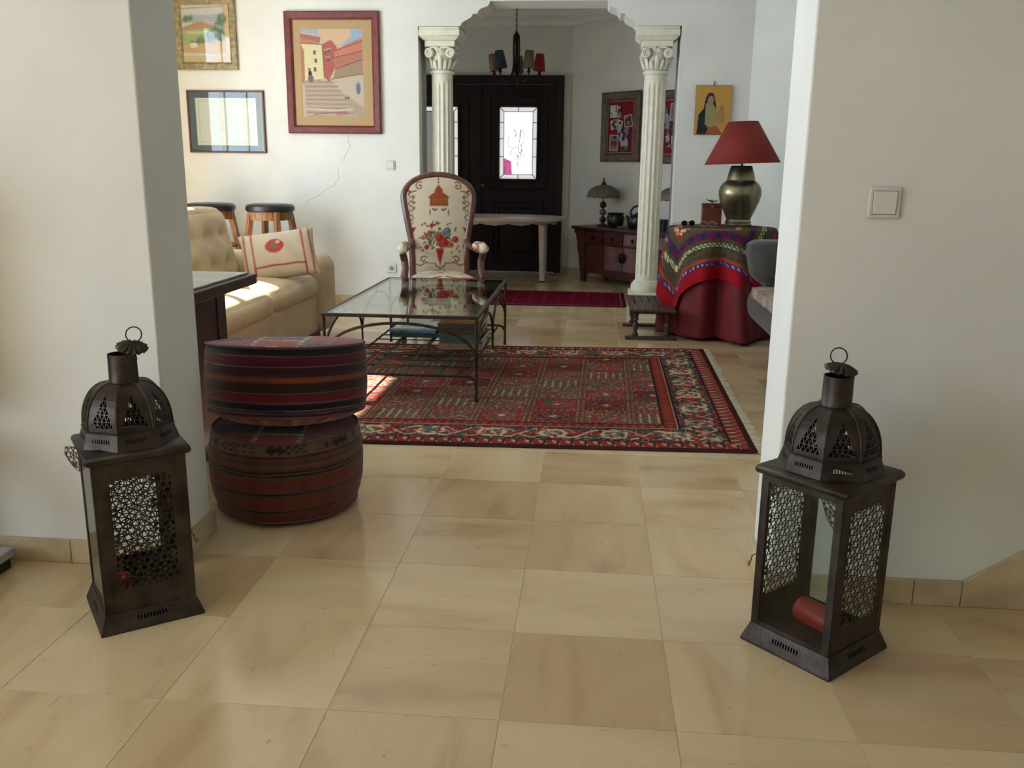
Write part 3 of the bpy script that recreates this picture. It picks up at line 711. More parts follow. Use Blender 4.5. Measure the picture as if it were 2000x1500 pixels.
def candle(label, loc, rot, r, h):
    t = thing('candle', label, 'candle', loc); t.rotation_euler = rot
    MB().lathe([(r*.96, 0), (r, .004), (r, h-.006), (r*.93, h), (r*.8, h-.003), (0, h-.006)], 32).build('wax', CANDLE, t)
    MB().tube([(0, 0, h-.008), (.001, 0, h+.004), (.003, 0, h+.009)], .0012, 6).build('wick', IRON, t)
candle('red candle lying on its side inside the right lantern', (.592, 2.262, .086), (PI/2, 0, math.radians(38)), .034, .115)
candle('short red candle standing inside the left lantern', (-1.276, 2.19, .0525), (0, 0, 0), .03, .062)

# ================================================================== POUFS
def stripes(z, st):
    """st: list of (upper fraction from the top, colour)"""
    for e, c in st:
        if z <= e: return lin(c)
    return lin(st[-1][1])
KILIM = vmat('woven_kilim', .9, .35, 220, .15, .2)
def pouf(label, loc, tilt, R, H, prof, side, top_c, bot_c, puff=.022):
    t = thing('pouf', label, 'pouf', loc); t.rotation_euler = tilt
    n = 120; rows = []; cols = []; pz = [p[0] for p in prof]
    for zz in np.linspace(pz[0], pz[-1], 90):
        r = float(np.interp(zz, pz, [p[1] for p in prof]))
        row = []; cr_ = []
        for k in range(n):
            a = 2*PI*k/n; wob = 1+.010*math.sin(3*a+1)+.006*math.sin(7*a+loc[2]*9)
            row.append((R*r*wob*math.cos(a), R*r*wob*math.sin(a), H*zz+.004*math.sin(2*a+.5))); cr_.append(side(a, 1-zz))
        rows.append(row); cols += cr_
    MB().grid(np.array(rows), wrap=True).build('side_panel', KILIM, t, colors=np.array(cols), smooth=60)
    for nm, z0, s, fn in (('top_panel', H*prof[-1][0], 1, top_c), ('bottom_panel', H*prof[0][0], -1, bot_c)):
        rows = []; cols = []; rim = prof[-1][1] if s > 0 else prof[0][1]; dome = (puff if s > 0 else H*prof[0][0]-.001)
        for i in range(41):
            v = i/40; row = []
            for k in range(n):
                a = 2*PI*k/n; wob = 1+.010*math.sin(3*a+1)+.006*math.sin(7*a+loc[2]*9); x, y = R*rim*v*wob*math.cos(a), R*rim*v*wob*math.sin(a)
                z = z0+s*dome*(1-v**3.0)**.8+.004*math.sin(2*a+.5)*v
                row.append((x, y, z)); cols.append(fn(x, y, v, a))
            rows.append(row)
        MB().grid(np.array(rows), wrap=True).build(nm, KILIM, t, colors=np.array(cols), smooth=70)
    for z_, r_ in ((prof[-1][0], prof[-1][1]), (prof[0][0], prof[0][1])):
        P = [(R*r_*1.004*(1+.010*math.sin(3*a+1)+.006*math.sin(7*a+loc[2]*9))*math.cos(a), R*r_*1.004*(1+.010*math.sin(3*a+1)+.006*math.sin(7*a+loc[2]*9))*math.sin(a), H*z_+.004*math.sin(2*a+.5)) for a in [2*PI*k/96 for k in range(96)]]
        MB().tube(P, .0045, 6, closed=True).build('seam_piping', PIPING, t)
    return t
PIPING = mat('mauve_piping', (92, 62, 66), .85)
UP = [(.02, (96, 62, 70)), (.09, (38, 40, 44)), (.105, (120, 90, 94)), (.17, (108, 24, 40)), (.215, (82, 30, 44)), (.225, (140, 110, 108)), (.30, (64, 30, 38)), (.33, (66, 42, 46)), (.345, (110, 50, 40)), (.395, (142, 74, 48)), (.41, (110, 50, 40)), (.52, (62, 38, 34)), (.53, (120, 94, 90)), (.57, (104, 40, 36)),
      (.63, (128, 26, 38)), (.645, (126, 92, 98)), (.665, (62, 30, 38)), (.72, (26, 22, 28)), (.735, (130, 98, 106)), (.755, (40, 30, 34)), (.77, (130, 98, 106)), (.80, (66, 36, 40)), (.86, (124, 30, 40)), (.885, (70, 34, 42)), (.90, (110, 80, 88)), (.98, (36, 42, 42)), (1.1, (100, 62, 74))]
def up_side(a, d):
    c = stripes(d+.004*math.sin(2*a), UP); return c*.58*(1+.10*math.sin(a*160)*.5)  # stripes darkened: shade of the near side put into the colour
def up_top(x, y, v, a):
    if v > .97: return lin((110, 64, 72))
    # patchwork of old carpet pieces
    u, w_ = x*math.cos(.15)+y*math.sin(.15), -x*math.sin(.15)+y*math.cos(.15); i, j = math.floor((u+.07)/.16), math.floor((w_+.03)/.12); fu, fw = ((u+.07)/.16) % 1, ((w_+.03)/.12) % 1
    h = (i*7+j*13) % 5; bg = [(44, 30, 34), (96, 60, 52), (120, 40, 46), (70, 56, 64), (150, 44, 40)][h]
    if i == 0 and j in (-1, 0): bg = (36, 26, 28)
    c = lin(bg)
    if min(fu, 1-fu, fw*.8, (1-fw)*.8) < .05: c = lin((196, 172, 140) if i == 0 else (110, 76, 66))
    q = math.sin(u*150)*math.sin(w_*190)
    if q > .55: c = lin([(170, 140, 110), (120, 90, 70), (60, 40, 60), (150, 120, 130), (190, 100, 70)][(h+2) % 5])
    if u > .19: c = lin((136, 34, 56)) if q < .3 else lin((110, 60, 70))
    return c*.8
def up_bot(x, y, v, a):
    s = math.sin((a*R_UP+.25*math.sin(v*5))*70); b = [(146, 62, 52), (110, 36, 36), (170, 96, 58), (104, 70, 72)]
    return lin(b[int(abs(a*9)) % 4])*(1+.25*(s > .4))
R_UP = .30
LP = [(.05, (70, 40, 46)), (.07, (40, 26, 28)), (.20, (118, 96, 78)), (.22, (70, 46, 40)), (.26, (112, 70, 56)), (.29, (92, 66, 50)), (.33, (122, 80, 60)), (.36, (98, 72, 54)), (.38, (48, 36, 32)), (.40, (110, 78, 62)), (.415, (44, 34, 32)), (.45, (104, 76, 62)), (.56, (132, 58, 42)), (.60, (112, 70, 54)), (.615, (38, 34, 34)), (.65, (98, 74, 56)), (.80, (126, 66, 46)), (.815, (34, 34, 34)), (.83, (104, 76, 56)), (.92, (122, 58, 44)), (1.1, (98, 52, 46))]
def lp_side(a, d):
    d2 = d+.015*math.sin(a+2.2); c = stripes(d2, LP)
    if .09 < d2 < .185:
        u = (a*9) % 1; v = (d2-.09)/.095
        if abs(v-.5)*1.5 < u < .85 and not (abs(v-.5) < .16 and .45 < u < .72) and (a*3 % 2) > .35: c = lin((52, 38, 34))
    if .47 < d2 < .55 and math.sin(a*40) > .3 and abs(d2-.51) < .028: c = lin((92, 66, 46))
    return c*.62*(1+.08*math.sin(a*140))  # bands darkened too, shade on the side away from the light
def lp_bot(x, y, v, a): return lin([(132, 84, 66), (110, 90, 84), (140, 74, 58)][int(abs(a*11)) % 3])
pouf('low kilim pouf with rust and brown bands, under the other pouf', (-1.098, 3.072, .0), (0, math.radians(.6), 0), .276, .332, [(.07, .90), (.2, .955), (.35, .99), (.55, 1.0), (.75, .985), (.88, .955), (.93, .925)], lp_side, up_top, lp_bot, .006)
pouf('striped dark red kilim pouf on top of the other pouf', (-1.085, 3.075, .312), (math.radians(-8.0), math.radians(-1.2), 0), .288, .290, [(.18, .955), (.27, .985), (.45, 1.0), (.7, 1.0), (.9, .985), (1.0, .965)], up_side, up_top, up_bot)

# ================================================================== RUGS
def hsh(a, b, k=0): return np.modf(np.abs(np.sin(a*127.1+b*311.7+k*74.7)*43758.5453))[0]
def rug_mesh(name, label, corners, nx, ny, colfn, th=.009, fringe=None):
    FLc, FR, BR, BL = [np.array(c) for c in corners]; u, v = np.meshgrid(np.linspace(0, 1, nx), np.linspace(0, 1, ny))
    P = ((FLc[None, None]*(1-u)[..., None]+FR*u[..., None])*(1-v)[..., None]+(BL*(1-u)[..., None]+BR*u[..., None])*v[..., None])
    z = th+.0015*vnoise(u*9, v*9, 5)-.004*np.clip(1-np.minimum(np.minimum(u, 1-u)*nx, np.minimum(v, 1-v)*ny)/2, 0, 1)
    G = np.dstack([P, z]); C = colfn(u, v)
    t = thing(name, label, 'rug', (0, 0, 0))
    me = bpy.data.meshes.new('pile'); i = np.arange(nx*ny).reshape(ny, nx)
    F = np.stack([i[:-1, :-1], i[:-1, 1:], i[1:, 1:], i[1:, :-1]], -1).reshape(-1, 4)
    me.vertices.add(nx*ny); me.vertices.foreach_set('co', G.reshape(-1).astype(np.float32))
    me.loops.add(F.size); me.loops.foreach_set('vertex_index', F.reshape(-1).astype(np.int32))
    me.polygons.add(len(F)); me.polygons.foreach_set('loop_start', np.arange(0, F.size, 4, dtype=np.int32))
    me.update(calc_edges=True); me.validate()
    at = me.color_attributes.new('Col', 'FLOAT_COLOR', 'POINT'); c4 = np.ones((nx*ny, 4), np.float32); c4[:, :3] = C.reshape(-1, 3); at.data.foreach_set('color', c4.ravel())
    me.materials.append(RUGM); o = bpy.data.objects.new('pile', me); COL.objects.link(o); o.parent = t
    ring = [*G[0, ::8], *G[::8, -1][1:], *G[-1, ::-8][1:], *G[::-8, 0][1:-1]]
    sk = MB(); n = len(ring); sk.add([tuple(p) for p in ring]+[(p[0], p[1], 0.0005) for p in ring], [(k, (k+1) % n, n+(k+1) % n, n+k) for k in range(n)]); sk.add([(p[0], p[1], .0005) for p in ring], [tuple(range(n))])
    sk.build('bound_edge', mat('rug_edge_'+name, (62, 36, 34), .9), t)
    if fringe:
        m = MB(); r_ = random.Random(4)
        for k in range(fringe):
            f_ = (k+r_.random())/fringe; p = FR*(1-f_)+BR*f_; q = p+np.array([.022+.026*r_.random(), .03*(r_.random()-.5)])
            m.tube([(p[0]-.004, p[1], .006), ((p[0]+q[0])/2, (p[1]+q[1])/2, .005), (q[0], q[1], .0034)], .0030, 4)
        tag(m.build('fringe', mat('cream_fringe', (222, 208, 178), .9), t, fixn=False), kind='stuff')
    return t
RUGM = vmat('wool_pile', 1.0, .5, 400, .0, 0)
def persian(u, v):
    Lx, Ly = 2.52, 2.36; X, Y = u*Lx, v*Ly; C = np.zeros(X.shape+(3,))
    RED, DRED, BRN, CRM, TEAL, NAVY, ORG, TAN = [lin(c) for c in ((150, 58, 54), (112, 46, 44), (108, 74, 58), (200, 176, 144), (80, 100, 94), (52, 42, 46), (146, 74, 58), (136, 100, 78))]
    put = lambda m, c: np.copyto(C, C*(1-m[..., None])+c*m[..., None])
    sm = lambda d, w_: np.clip(d/w_+.5, 0, 1)
    # field of garden compartments
    cw, ch = .262, .235; fx, fy = (X-.40)/cw, (Y-.40)/ch; ci, cj = np.floor(fx), np.floor(fy); a, b = fx-ci-.5, fy-cj-.5
    k = np.mod(ci*2+cj*3, 5)
    bgc = np.stack([BRN, RED*.85, TAN*.75, DRED, BRN*1.15]); C[:] = bgc[k.astype(int)]
    r = np.hypot(a, b); th = np.arctan2(b, a)
    pet = sm(.30+.07*np.cos(th*8)-r, .03); put(pet*(k == 1), RED); put(pet*(k == 3), lin((132, 60, 54)))
    for kk, c_ in ((1, TEAL), (3, NAVY), (0, RED)): put(sm(.05-np.abs(r-.22-.03*np.cos(th*4)), .03)*(k == kk)*.9, c_)
    put(sm(.07-r, .03)*((k == 1) | (k == 3)), CRM)
    # cypress rows
    bars = sm(.12-np.abs(np.mod(a*6+.5, 1)-.5), .1)*(np.abs(b) < .36); put(bars*((k == 2))*.9, CRM*.8); put(sm(.14-np.abs(np.mod(a*6, 1)-.5), .1)*(np.abs(b+.06) < .28)*(k == 2)*.8, TEAL*.8)
    # tendrils
    n1 = vnoise(X*60, Y*60, 11); n2 = vnoise(X*42+7, Y*42, 12)
    put(sm(.05-np.abs(n1-.5), .05)*((k == 0) | (k == 4))*.75, CRM*.85); put(sm(n2-.72, .08)*.7, RED); put(sm(.27-n2, .06)*.7, TEAL*.8)
    put(sm(.035-np.abs(n2-.52), .04)*.35, CRM*.8)
    # compartment bands
    e = np.minimum(.5-np.abs(a), (.5-np.abs(b))); put(sm(.085-e, .02)*.8, BRN*.9); put(sm(.03-np.abs(e-.055), .02)*(np.sin(X*190)*np.sin(Y*190) > .15)*.8, CRM*.7); put(sm(.012-np.abs(e-.085), .015), DRED)
    # borders
    dx = np.minimum(X, Lx-X); dy = np.minimum(Y, Ly-Y); d = np.minimum(dx, dy); t = np.where(dx < dy, Y, X); mb = (d < .40)
    put(mb*1.0, RED*.72)
    # inner guard
    q = (d-.365)/.035; put(mb*(d > .33)*sm(.30-np.abs(np.mod(t*22, 1)-.5)-.3*np.abs(q), .1), ORG); put((d > .325)*(d < .335)*1.0, CRM*.8); put((d > .393)*(d < .403)*1.0, NAVY)
    # main border
    m = (d > .11)*(d < .325)*1.0; c_ = (d-.2175)/.1075; put(m, lin((78, 44, 46)))
    put(m*sm(.55-np.abs(c_-.0)-.9*np.abs(np.mod(t/.29, 1)-.5), .12), RED*.9)
    rt = np.hypot(c_*.36, np.mod(t/.29, 1)-.5); put(m*sm(.04-np.abs(rt-.2), .03), CRM); put(m*sm(.06-rt, .04), CRM*.9); put(m*sm(.03-np.abs(rt-.11), .03), TEAL)
    put(m*sm(.10-np.abs(c_-.62*np.sin(t*2*PI/.29)), .08)*.95, CRM); put(m*sm(.07-np.abs(c_+.62*np.sin(t*2*PI/.29+.6)), .07)*.8, CRM*.9)
    nn = vnoise(X*38, Y*38, 21); put(m*sm(nn-.73, .06)*.9, TEAL*.8); put(m*sm(.24-nn, .05), RED); put(m*sm(.04-np.abs(nn-.5), .04)*.6, CRM*.9)
    put((np.abs(d-.325) < .006)*1.0, NAVY); put((np.abs(d-.11) < .006)*1.0, NAVY)
    # outer guard
    g = (d > .035)*(d < .105)*1.0; put(g, RED*.95); put(g*sm(.26-np.abs(np.mod(t*16+d*9, 1)-.5)-np.abs(d-.07)*7, .1), CRM*.8); put(g*sm(.14-np.abs(np.mod(t*16+.5, 1)-.5)-np.abs(d-.07)*3, .1), NAVY*1.2)
    put((d < .032)*1.0, lin((70, 42, 38)))
    C *= (.80+.45*vnoise(X*6, Y*6, 31)*.6)[..., None]*(1+.22*(np.random.default_rng(2).random(X.shape)-.5))[..., None]
    return np.clip(C, 0, 1)
rug_mesh('persian_rug', 'large red and brown patterned carpet with cream fringe under the glass coffee table', [(-1.75, 3.79), (.774, 3.887), (.811, 6.27), (-1.72, 6.10)], 640, 300, persian, fringe=300)
def bokhara(u, v):
    X, Y = u*2.1, v*1.0; C = np.zeros(X.shape+(3,)); C[:] = lin((112, 24, 42)); put = lambda m, c: np.copyto(C, C*(1-m[..., None])+lin(c)*m[..., None])
    a, b = np.mod(X/.16, 1)-.5, np.mod(Y/.16+.5*(np.floor(X/.16) % 2)*0, 1)-.5; r = np.abs(a)+np.abs(b)
    put((np.abs(r-.38) < .07)*.8, (60, 24, 36)); put((r < .14)*.9, (136, 66, 70)); put((np.abs(np.sin(X*30+Y*22)) < .12)*.4, (136, 70, 80))
    d = np.minimum(np.minimum(X, 2.1-X), np.minimum(Y, 1.0-Y)); put((d < .07)*1.0, (78, 26, 40)); put((np.abs(d-.05) < .01)*.8, (140, 84, 88))
    C *= (1+.3*(np.random.default_rng(3).random(X.shape)-.5))[..., None]; return np.clip(C, 0, 1)
rug_mesh('hall_rug', 'dark red runner lying in the archway between the columns', [(-1.46, 8.117), (.340, 8.158), (.345, 9.138), (-1.46, 9.16)], 420, 120, bokhara, th=.007)

# ================================================================== COFFEE TABLE
IR2 = mat('bronzed_iron', (66, 56, 47), .5, metal=.65, var=.2, vscale=30, bump=.1, bscale=140)
ct = thing('coffee_table', 'low glass topped coffee table with an arched iron frame', 'table', (-.9925, 5.40, .0115))
X2, Y2, ZT = .408, .80, .452
tr = .0085
for sx in (-1, 1):
    for sy in (-1, 1):
        MB().lathe([(.0115, 0), (.0115, .012), (tr, .014), (tr, ZT-.006)], 14, (sx*X2, sy*Y2, 0)).build('leg', IR2, ct)
tf = MB()
for sy in (-1, 1): tf.box(-X2-.012, X2+.012, sy*Y2-.012, sy*Y2+.012, ZT-.011, ZT+.006)
for sx in (-1, 1): tf.box(sx*X2-.012, sx*X2+.012, -Y2+.012, Y2-.012, ZT-.011, ZT+.006)
tf.build('top_frame', IR2, ct, bevel=.002)
MB().box(-X2+.012, X2-.012, -Y2+.012, Y2-.012, ZT-.004, ZT+.005).build('glass_top', glass('table_glass', (236, 245, 240), .05, 0, .06), ct, smooth=0)
for sy in (-1, 1):
    P = [(-X2*math.cos(PI*i/32), sy*Y2, .20+.212*math.sin(PI*i/32)**.8) for i in range(33)]
    MB().tube(P, .0085, 8).build('arch', IR2, ct)
    for x in (-.045, .045): MB().tube([(x, sy*Y2, .408), (x, sy*Y2, ZT-.008)], .006, 8).build('strut', IR2, ct)
for sx in (-1, 1):
    for c in (-.5, .5):
        P = [(sx*X2, c*Y2-.5*Y2*math.cos(PI*i/24), .23+.175*math.sin(PI*i/24)) for i in range(25)]
        MB().tube(P, .0075, 8).build('arch', IR2, ct)
        MB().tube([(sx*X2, c*Y2, .40), (sx*X2, c*Y2, ZT-.008)], .006, 8).build('strut', IR2, ct)
    MB().tube([(sx*X2, 0, .135), (sx*X2, 0, .235)], .006, 8).build('strut', IR2, ct)
for sy in (-1, 1):
    e = .05; P = [(-X2, sy*Y2, .085), (-X2+.006, sy*Y2, .11), (-X2+.02, sy*Y2, .128), (-X2+.045, sy*Y2, .136)]
    MB().tube(P+[(-x, y, z) for x, y, z in P[::-1]], .0085, 8).build('shelf_rail', IR2, ct)
for sx in (-1, 1):
    P = [(sx*(X2-.05), -Y2, .134), (sx*(X2-.05), Y2, .134)]; MB().tube(P, .0065, 8).build('shelf_rail', IR2, ct)
for x in (-.2, 0, .2): MB().box(x-.013, x+.013, -Y2, Y2, .134, .138).build('shelf_slat', IR2, ct)
for k in range(10):
    y = -Y2+.150*(k+1)+.05
    if y < Y2-.05: MB().tube([(-X2+.05, y, .141), (X2-.05, y, .141)], .0038, 6).build('cross_rod', IR2, ct)
SHZ = .0115+.1455
# magazines and books on the lower shelf
def booklike(name, label, cat, c, w_, d, h, rz, cover, z, group=None, pages=True, painted=None):
    t = thing(name, label, cat, (c[0], c[1], z), rz, group)
    cv = mat(name+'_cover_%d' % len(MATS), cover, .45, var=.12, vscale=30)
    e = .0015 if pages else h*.25
    MB().box(-w_/2, w_/2, -d/2, d/2, 0, e).build('cover', cv, t); MB().box(-w_/2, w_/2, -d/2, d/2, h-e, h).build('cover', cv, t)
    MB().box(-w_/2, w_/2, -d/2, -d/2+.002, e, h-e).build('spine', cv, t)
    MB().box(-w_/2+.002, w_/2-.003, -d/2+.003, d/2-.003, e, h-e).build('pages', PAPER, t)
    if painted:
        cn = Canvas(w_-.006, d-.006, .006, painted[0])
        for op in painted[1]: getattr(cn, op[0])(*op[1:])
        P = np.dstack([cn.X-(w_-.006)/2, cn.Y-(d-.006)/2, np.full(cn.X.shape, h+.0006)])
        MB().grid(P).build('cover_print', PRINT, t, colors=cn.C.reshape(-1, 3), smooth=0)
    return t
PAPER = mat('paper_edges', (206, 196, 176), .9); PRINT = vmat('printed_paper', .4, 0, spec=.4)
z = SHZ
for i, (cov, h, rz, dx, lab, pr_) in enumerate((
    ((44, 60, 70), .030, .03, 0, 'dark blue magazine at the bottom of the shelf stack', None),
    ((60, 130, 170), .016, -.05, -.008, 'bright blue magazine in the middle of the shelf stack', None),
    ((196, 196, 190), .014, .10, .012, 'white printed magazine second from the top of the shelf stack', ((206, 206, 200), [('rect', .03, .02, .17, .10, (150, 160, 152)), ('rect', .18, .02, .25, .06, (170, 174, 168)), ('line', [(.03, .15), (.25, .15)], .01, (90, 90, 90)), ('line', [(.03, .19), (.2, .19)], .01, (120, 120, 120))])),
    ((214, 210, 202), .010, -.14, -.0, 'black and white newspaper on top of the shelf stack', ((210, 206, 198), [('line', [(.02, y_), (.34, y_+.01)], .007, (70, 66, 64)) for y_ in (.03, .06, .09, .13, .16, .2, .23, .26)]+[('rect', .2, .1, .33, .22, (110, 106, 102))])))):
    w_, d = (.30, .24) if i < 3 else (.36, .29)
    booklike('magazine', lab, 'magazine', (-1.115+dx+(.05 if i == 3 else 0), 5.73+(.13 if i == 3 else 0), 0), w_, d, h, rz, cov, z, 'magazines on the coffee table shelf', True, pr_); z += h+.0014
z = SHZ
for i, (cov, h, rz, dx, w_, d, lab, pr_) in enumerate((
    ((150, 112, 100), .036, .02, 0, .27, .34, 'thick pinkish book at the bottom of the book pile on the shelf', None),
    ((70, 92, 90), .030, -.03, .01, .26, .33, 'dull teal book second from the bottom of the pile', None),
    ((58, 96, 96), .026, .02, -.01, .25, .33, 'green teal book in the middle of the pile', None),
    ((96, 54, 46), .026, .04, .005, .26, .34, 'dark red book below the tan one in the pile', None),
    ((60, 62, 58), .030, -.02, 0, .26, .33, 'dark grey book just under the top of the pile', None),
    ((150, 104, 66), .022, .03, .01, .25, .32, 'tan covered book on top of the book pile', ((152, 106, 70), [('rect', .03, .17, .2, .28, (196, 170, 130)), ('line', [(.02, .05), (.22, .05)], .012, (90, 60, 44))])))):
    booklike('book', lab, 'book', (-.770+dx, 5.43, 0), w_, d, h, rz, cov, z, 'books on the coffee table shelf', True, pr_); z += h+.0014

# ================================================================== LEATHER SOFA
LEATH = mat('cream_leather', (212, 188, 148), .42, var=.06, vscale=5, bump=.10, bscale=45, spec=.45)
sf = thing('leather_sofa', 'cream leather sofa along the left with tufted back cushions', 'sofa', (-2.42, 5.33, 0))
Ln = 2.36
MB().cushion(.98, Ln-.5, .30, .05, .0, 10, (0, 0, .205)).build('base', LEATH, sf)
MB().box(-.46, .44, -Ln/2+.1, Ln/2-.1, 0.0, .07).build('plinth', DARKWOOD, sf)
for k in (0, 1):
    yc = -.46+.92*k
    def sfn(b, p): return (b.x, b.y, b.z+(.012*math.sin(b.x*9+1)*(p.z > 0)))
    MB().cushion(.70, .915, .17, .075, .018, 14, (.155, yc, .395), sfn).build('seat_cushion', LEATH, sf)
    def bfn(b, p, k=k):
        q = Vector(b)
        if p.x > .3:      # button dimples on the face
            for yy in (-.22, .05, .30):
                for zz in (.07, -.13):
                    d2 = ((q.y-yy)/.05)**2+((q.z-zz)/.05)**2; q.x -= .045*math.exp(-d2)
            q.x -= .008*math.exp(-((q.z-.07)/.016)**2)
        q.x -= .22*(q.z+.2)   # lean back
        return q
    MB().cushion(.20, .915, .47, .065, .024, 24, (-.17, yc, .69), bfn).build('back_cushion', LEATH, sf)
for sy in (-1, 1):
    def afn(b, p): return (b.x, b.y, b.z-.035*max(0, (p.x-.2))**2*(p.z > 0))
    MB().cushion(.98, .27, .56, .075, .008, 14, (.06, sy*(Ln/2-.135), .335), afn).build('armrest', LEATH, sf)
MB().cushion(.20, Ln-.5, .66, .07, .01, 10, (-.43, 0, .40)).build('back_frame', LEATH, sf)
# scatter cushion
def scatter():
    W_, H_ = .50, .36; cn = Canvas(W_, H_, .004, (200, 184, 158)); R_ = (172, 62, 58)
    for o in (.035, .085):
        cn.line([(o, .0), (o, H_)], .012, R_); cn.line([(W_-o, 0), (W_-o, H_)], .012, R_)
    cn.line([(.085, .075), (W_-.085, .075)], .012, R_)
    cn.disc(.23, .215, .062, (190, 70, 64), .052); cn.disc(.23, .215, .062*.92, (184, 62, 58), .046)
    for p, q in (((.20, .20), (.26, .235)), ((.21, .235), (.25, .195)), ((.225, .18), (.235, .25)), ((.19, .215), (.21, .225))): cn.line([p, q], .012, (120, 104, 88))
    cn.disc(.255, .238, .012, (208, 192, 160)); cn.grain(.06)
    n = 60; u, v = np.meshgrid(np.linspace(-1, 1, n), np.linspace(-1, 1, n)); pin = 1-.10*(np.abs(u)*np.abs(v))*0
    x = u*W_/2*(1-.06*(1-np.abs(v)**2)*np.abs(u)); y = v*H_/2*(1-.07*(1-np.abs(u)**2)*np.abs(v)); h = .075*((1-u**2)*(1-v**2))**.42
    h += .006*np.sin(x*40+y*25)*(1-u**2)*(1-v**2)
    m = MB().grid(np.dstack([x, y, h])); c1 = cn.sample(x+W_/2, y+H_/2).reshape(-1, 3)
    m2 = MB().grid(np.dstack([x, y, -h])); c2 = np.tile(lin((198, 182, 156)), (n*n, 1))
    N_ = Vector((.20, -.80, .56)).normalized(); Xa = Vector((1, .16, .25)); Xa = (Xa-N_*Xa.dot(N_)).normalized(); Ya = N_.cross(Xa)
    M_ = Matrix(((Xa.x, Ya.x, N_.x, -2.085), (Xa.y, Ya.y, N_.y, 5.90), (Xa.z, Ya.z, N_.z, .640), (0, 0, 0, 1)))
    t = thing('scatter_cushion', 'cream linen cushion with red stripes and a red disc, on the leather sofa', 'cushion'); t.matrix_world = M_
    m.build('front_cover', vmat('printed_linen', .9, .2, 200, .2), t, colors=c1, smooth=80); m2.build('back_cover', MATS['printed_linen'], t, colors=c2, smooth=80)
scatter()

# ================================================================== DARK TABLE behind the left wall end
dt = thing('console_table', 'dark wooden table end with a grey top, behind the left wall', 'table', (-2.12, 3.45, 0))
TOPM = mat('grey_slate_top', (150, 150, 142), .28, var=.15, vscale=10, bump=.03)
MB().box(-.60, .59, -.56, .565, .695, .74).build('top_edge', DARKWOOD, dt, bevel=.004)
MB().box(-.57, .56, -.53, .535, .7402, .75).build('top_inlay', TOPM, dt, bevel=.002)
for sx in (-1, 1):
    MB().box(sx*.505-.022, sx*.505+.022, -.34, .24, 0, .695).build('leg_panel', DARKWOOD, dt, bevel=.003)
    MB().box(sx*.505-.030, sx*.505+.030, .24, .325, 0, .695).build('leg_post', DARKWOOD, dt, bevel=.006)
    MB().box(sx*.505-.030, sx*.505+.030, -.425, -.34, 0, .695).build('leg_post', DARKWOOD, dt, bevel=.006)
MB().box(-.48, .48, -.02, .02, .2, .3).build('stretcher', DARKWOOD, dt, bevel=.004)

# ================================================================== BAR STOOLS
STW = mat('worn_pine', (146, 96, 54), .5, var=.3, vscale=8, stretch=(6, 6, 1.2), bump=.05, bscale=50)
BLK = mat('black_leatherette', (30, 30, 33), .32, bump=.05, bscale=60)
def stool(label, loc, rz):
    t = thing('bar_stool', label, 'stool', loc, rz, 'bar stools by the wall')
    MB().lathe([(0, .842), (.19, .842), (.203, .850), (.207, .868), (.203, .888), (.188, .902), (.15, .908), (0, .911)], 48).build('seat', BLK, t)
    MB().lathe([(.168, .775), (.185, .775), (.187, .842), (.165, .842)], 40, cap=False).build('apron', STW, t, solid=.004)
    for k in range(4):
        a = k*PI/2; P = []
        for i in range(13):
            v = i/12; z_ = .84*(1-v); r = .165+.052*math.sin(PI*v*.95); P.append((r*math.cos(a), r*math.sin(a), z_))
        MB().tube(P, .036, 4, flat=(1.45, .85)).build('leg', STW, t, bevel=.004)
    for zz, r in ((.30, .21), (.55, .215)):
        MB().tube([(r*math.cos(2*PI*i/40), r*math.sin(2*PI*i/40), zz) for i in range(40)], .012, 8, closed=True).build('ring_stretcher', STW, t)
    return t
stool('bar stool with black round seat, right one of the two beside the sofa', (-2.738, 7.58, 0), .62)
stool('bar stool with black round seat, mostly hidden behind the sofa back', (-3.262, 7.58, 0), .15)

# ================================================================== FLORAL ARMCHAIR
CHW = mat('mahogany_chair_frame', (98, 52, 40), .32, var=.25, vscale=6, stretch=(5, 5, 1), bump=.03, coat=.2)
UPH = vmat('tapestry_upholstery', .9, .25, 300, .15)
ac = thing('armchair', 'high backed armchair with cream floral upholstery and mahogany frame', 'armchair', (-1.098, 6.60, 0), math.radians(13))
# local axes: the chair faces -y; back stands at y = +.27
SEAT, BK0, BK1 = .395, .44, 1.165
def back_hw(z):      # half width of the spoon back at height z
    v = (z-BK0)/(BK1-BK0)
    w0 = np.interp(v, [0, .15, .35, .6, .8, .9, .96, 1.0], [.205, .203, .212, .245, .268, .248, .192, .02]); return float(w0)
def back_y(z): v = (z-BK0)/(BK1-BK0); return .22+.10*v+.05*v*v
cb = Canvas(.56, .76, .0036, (210, 194, 170)); _ln = cb.line; cb.line = lambda p, w_, c, a=1.: _ln(p, w_*1.5, c, a)
def bq(pts): return [(.28+a, b) for a, b in pts]       # a from the middle, b above the seat line
BR_, RD, OR, GN, DG, BL = (112, 66, 44), (160, 54, 44), (164, 94, 44), (112, 112, 84), (84, 88, 66), (116, 122, 122)
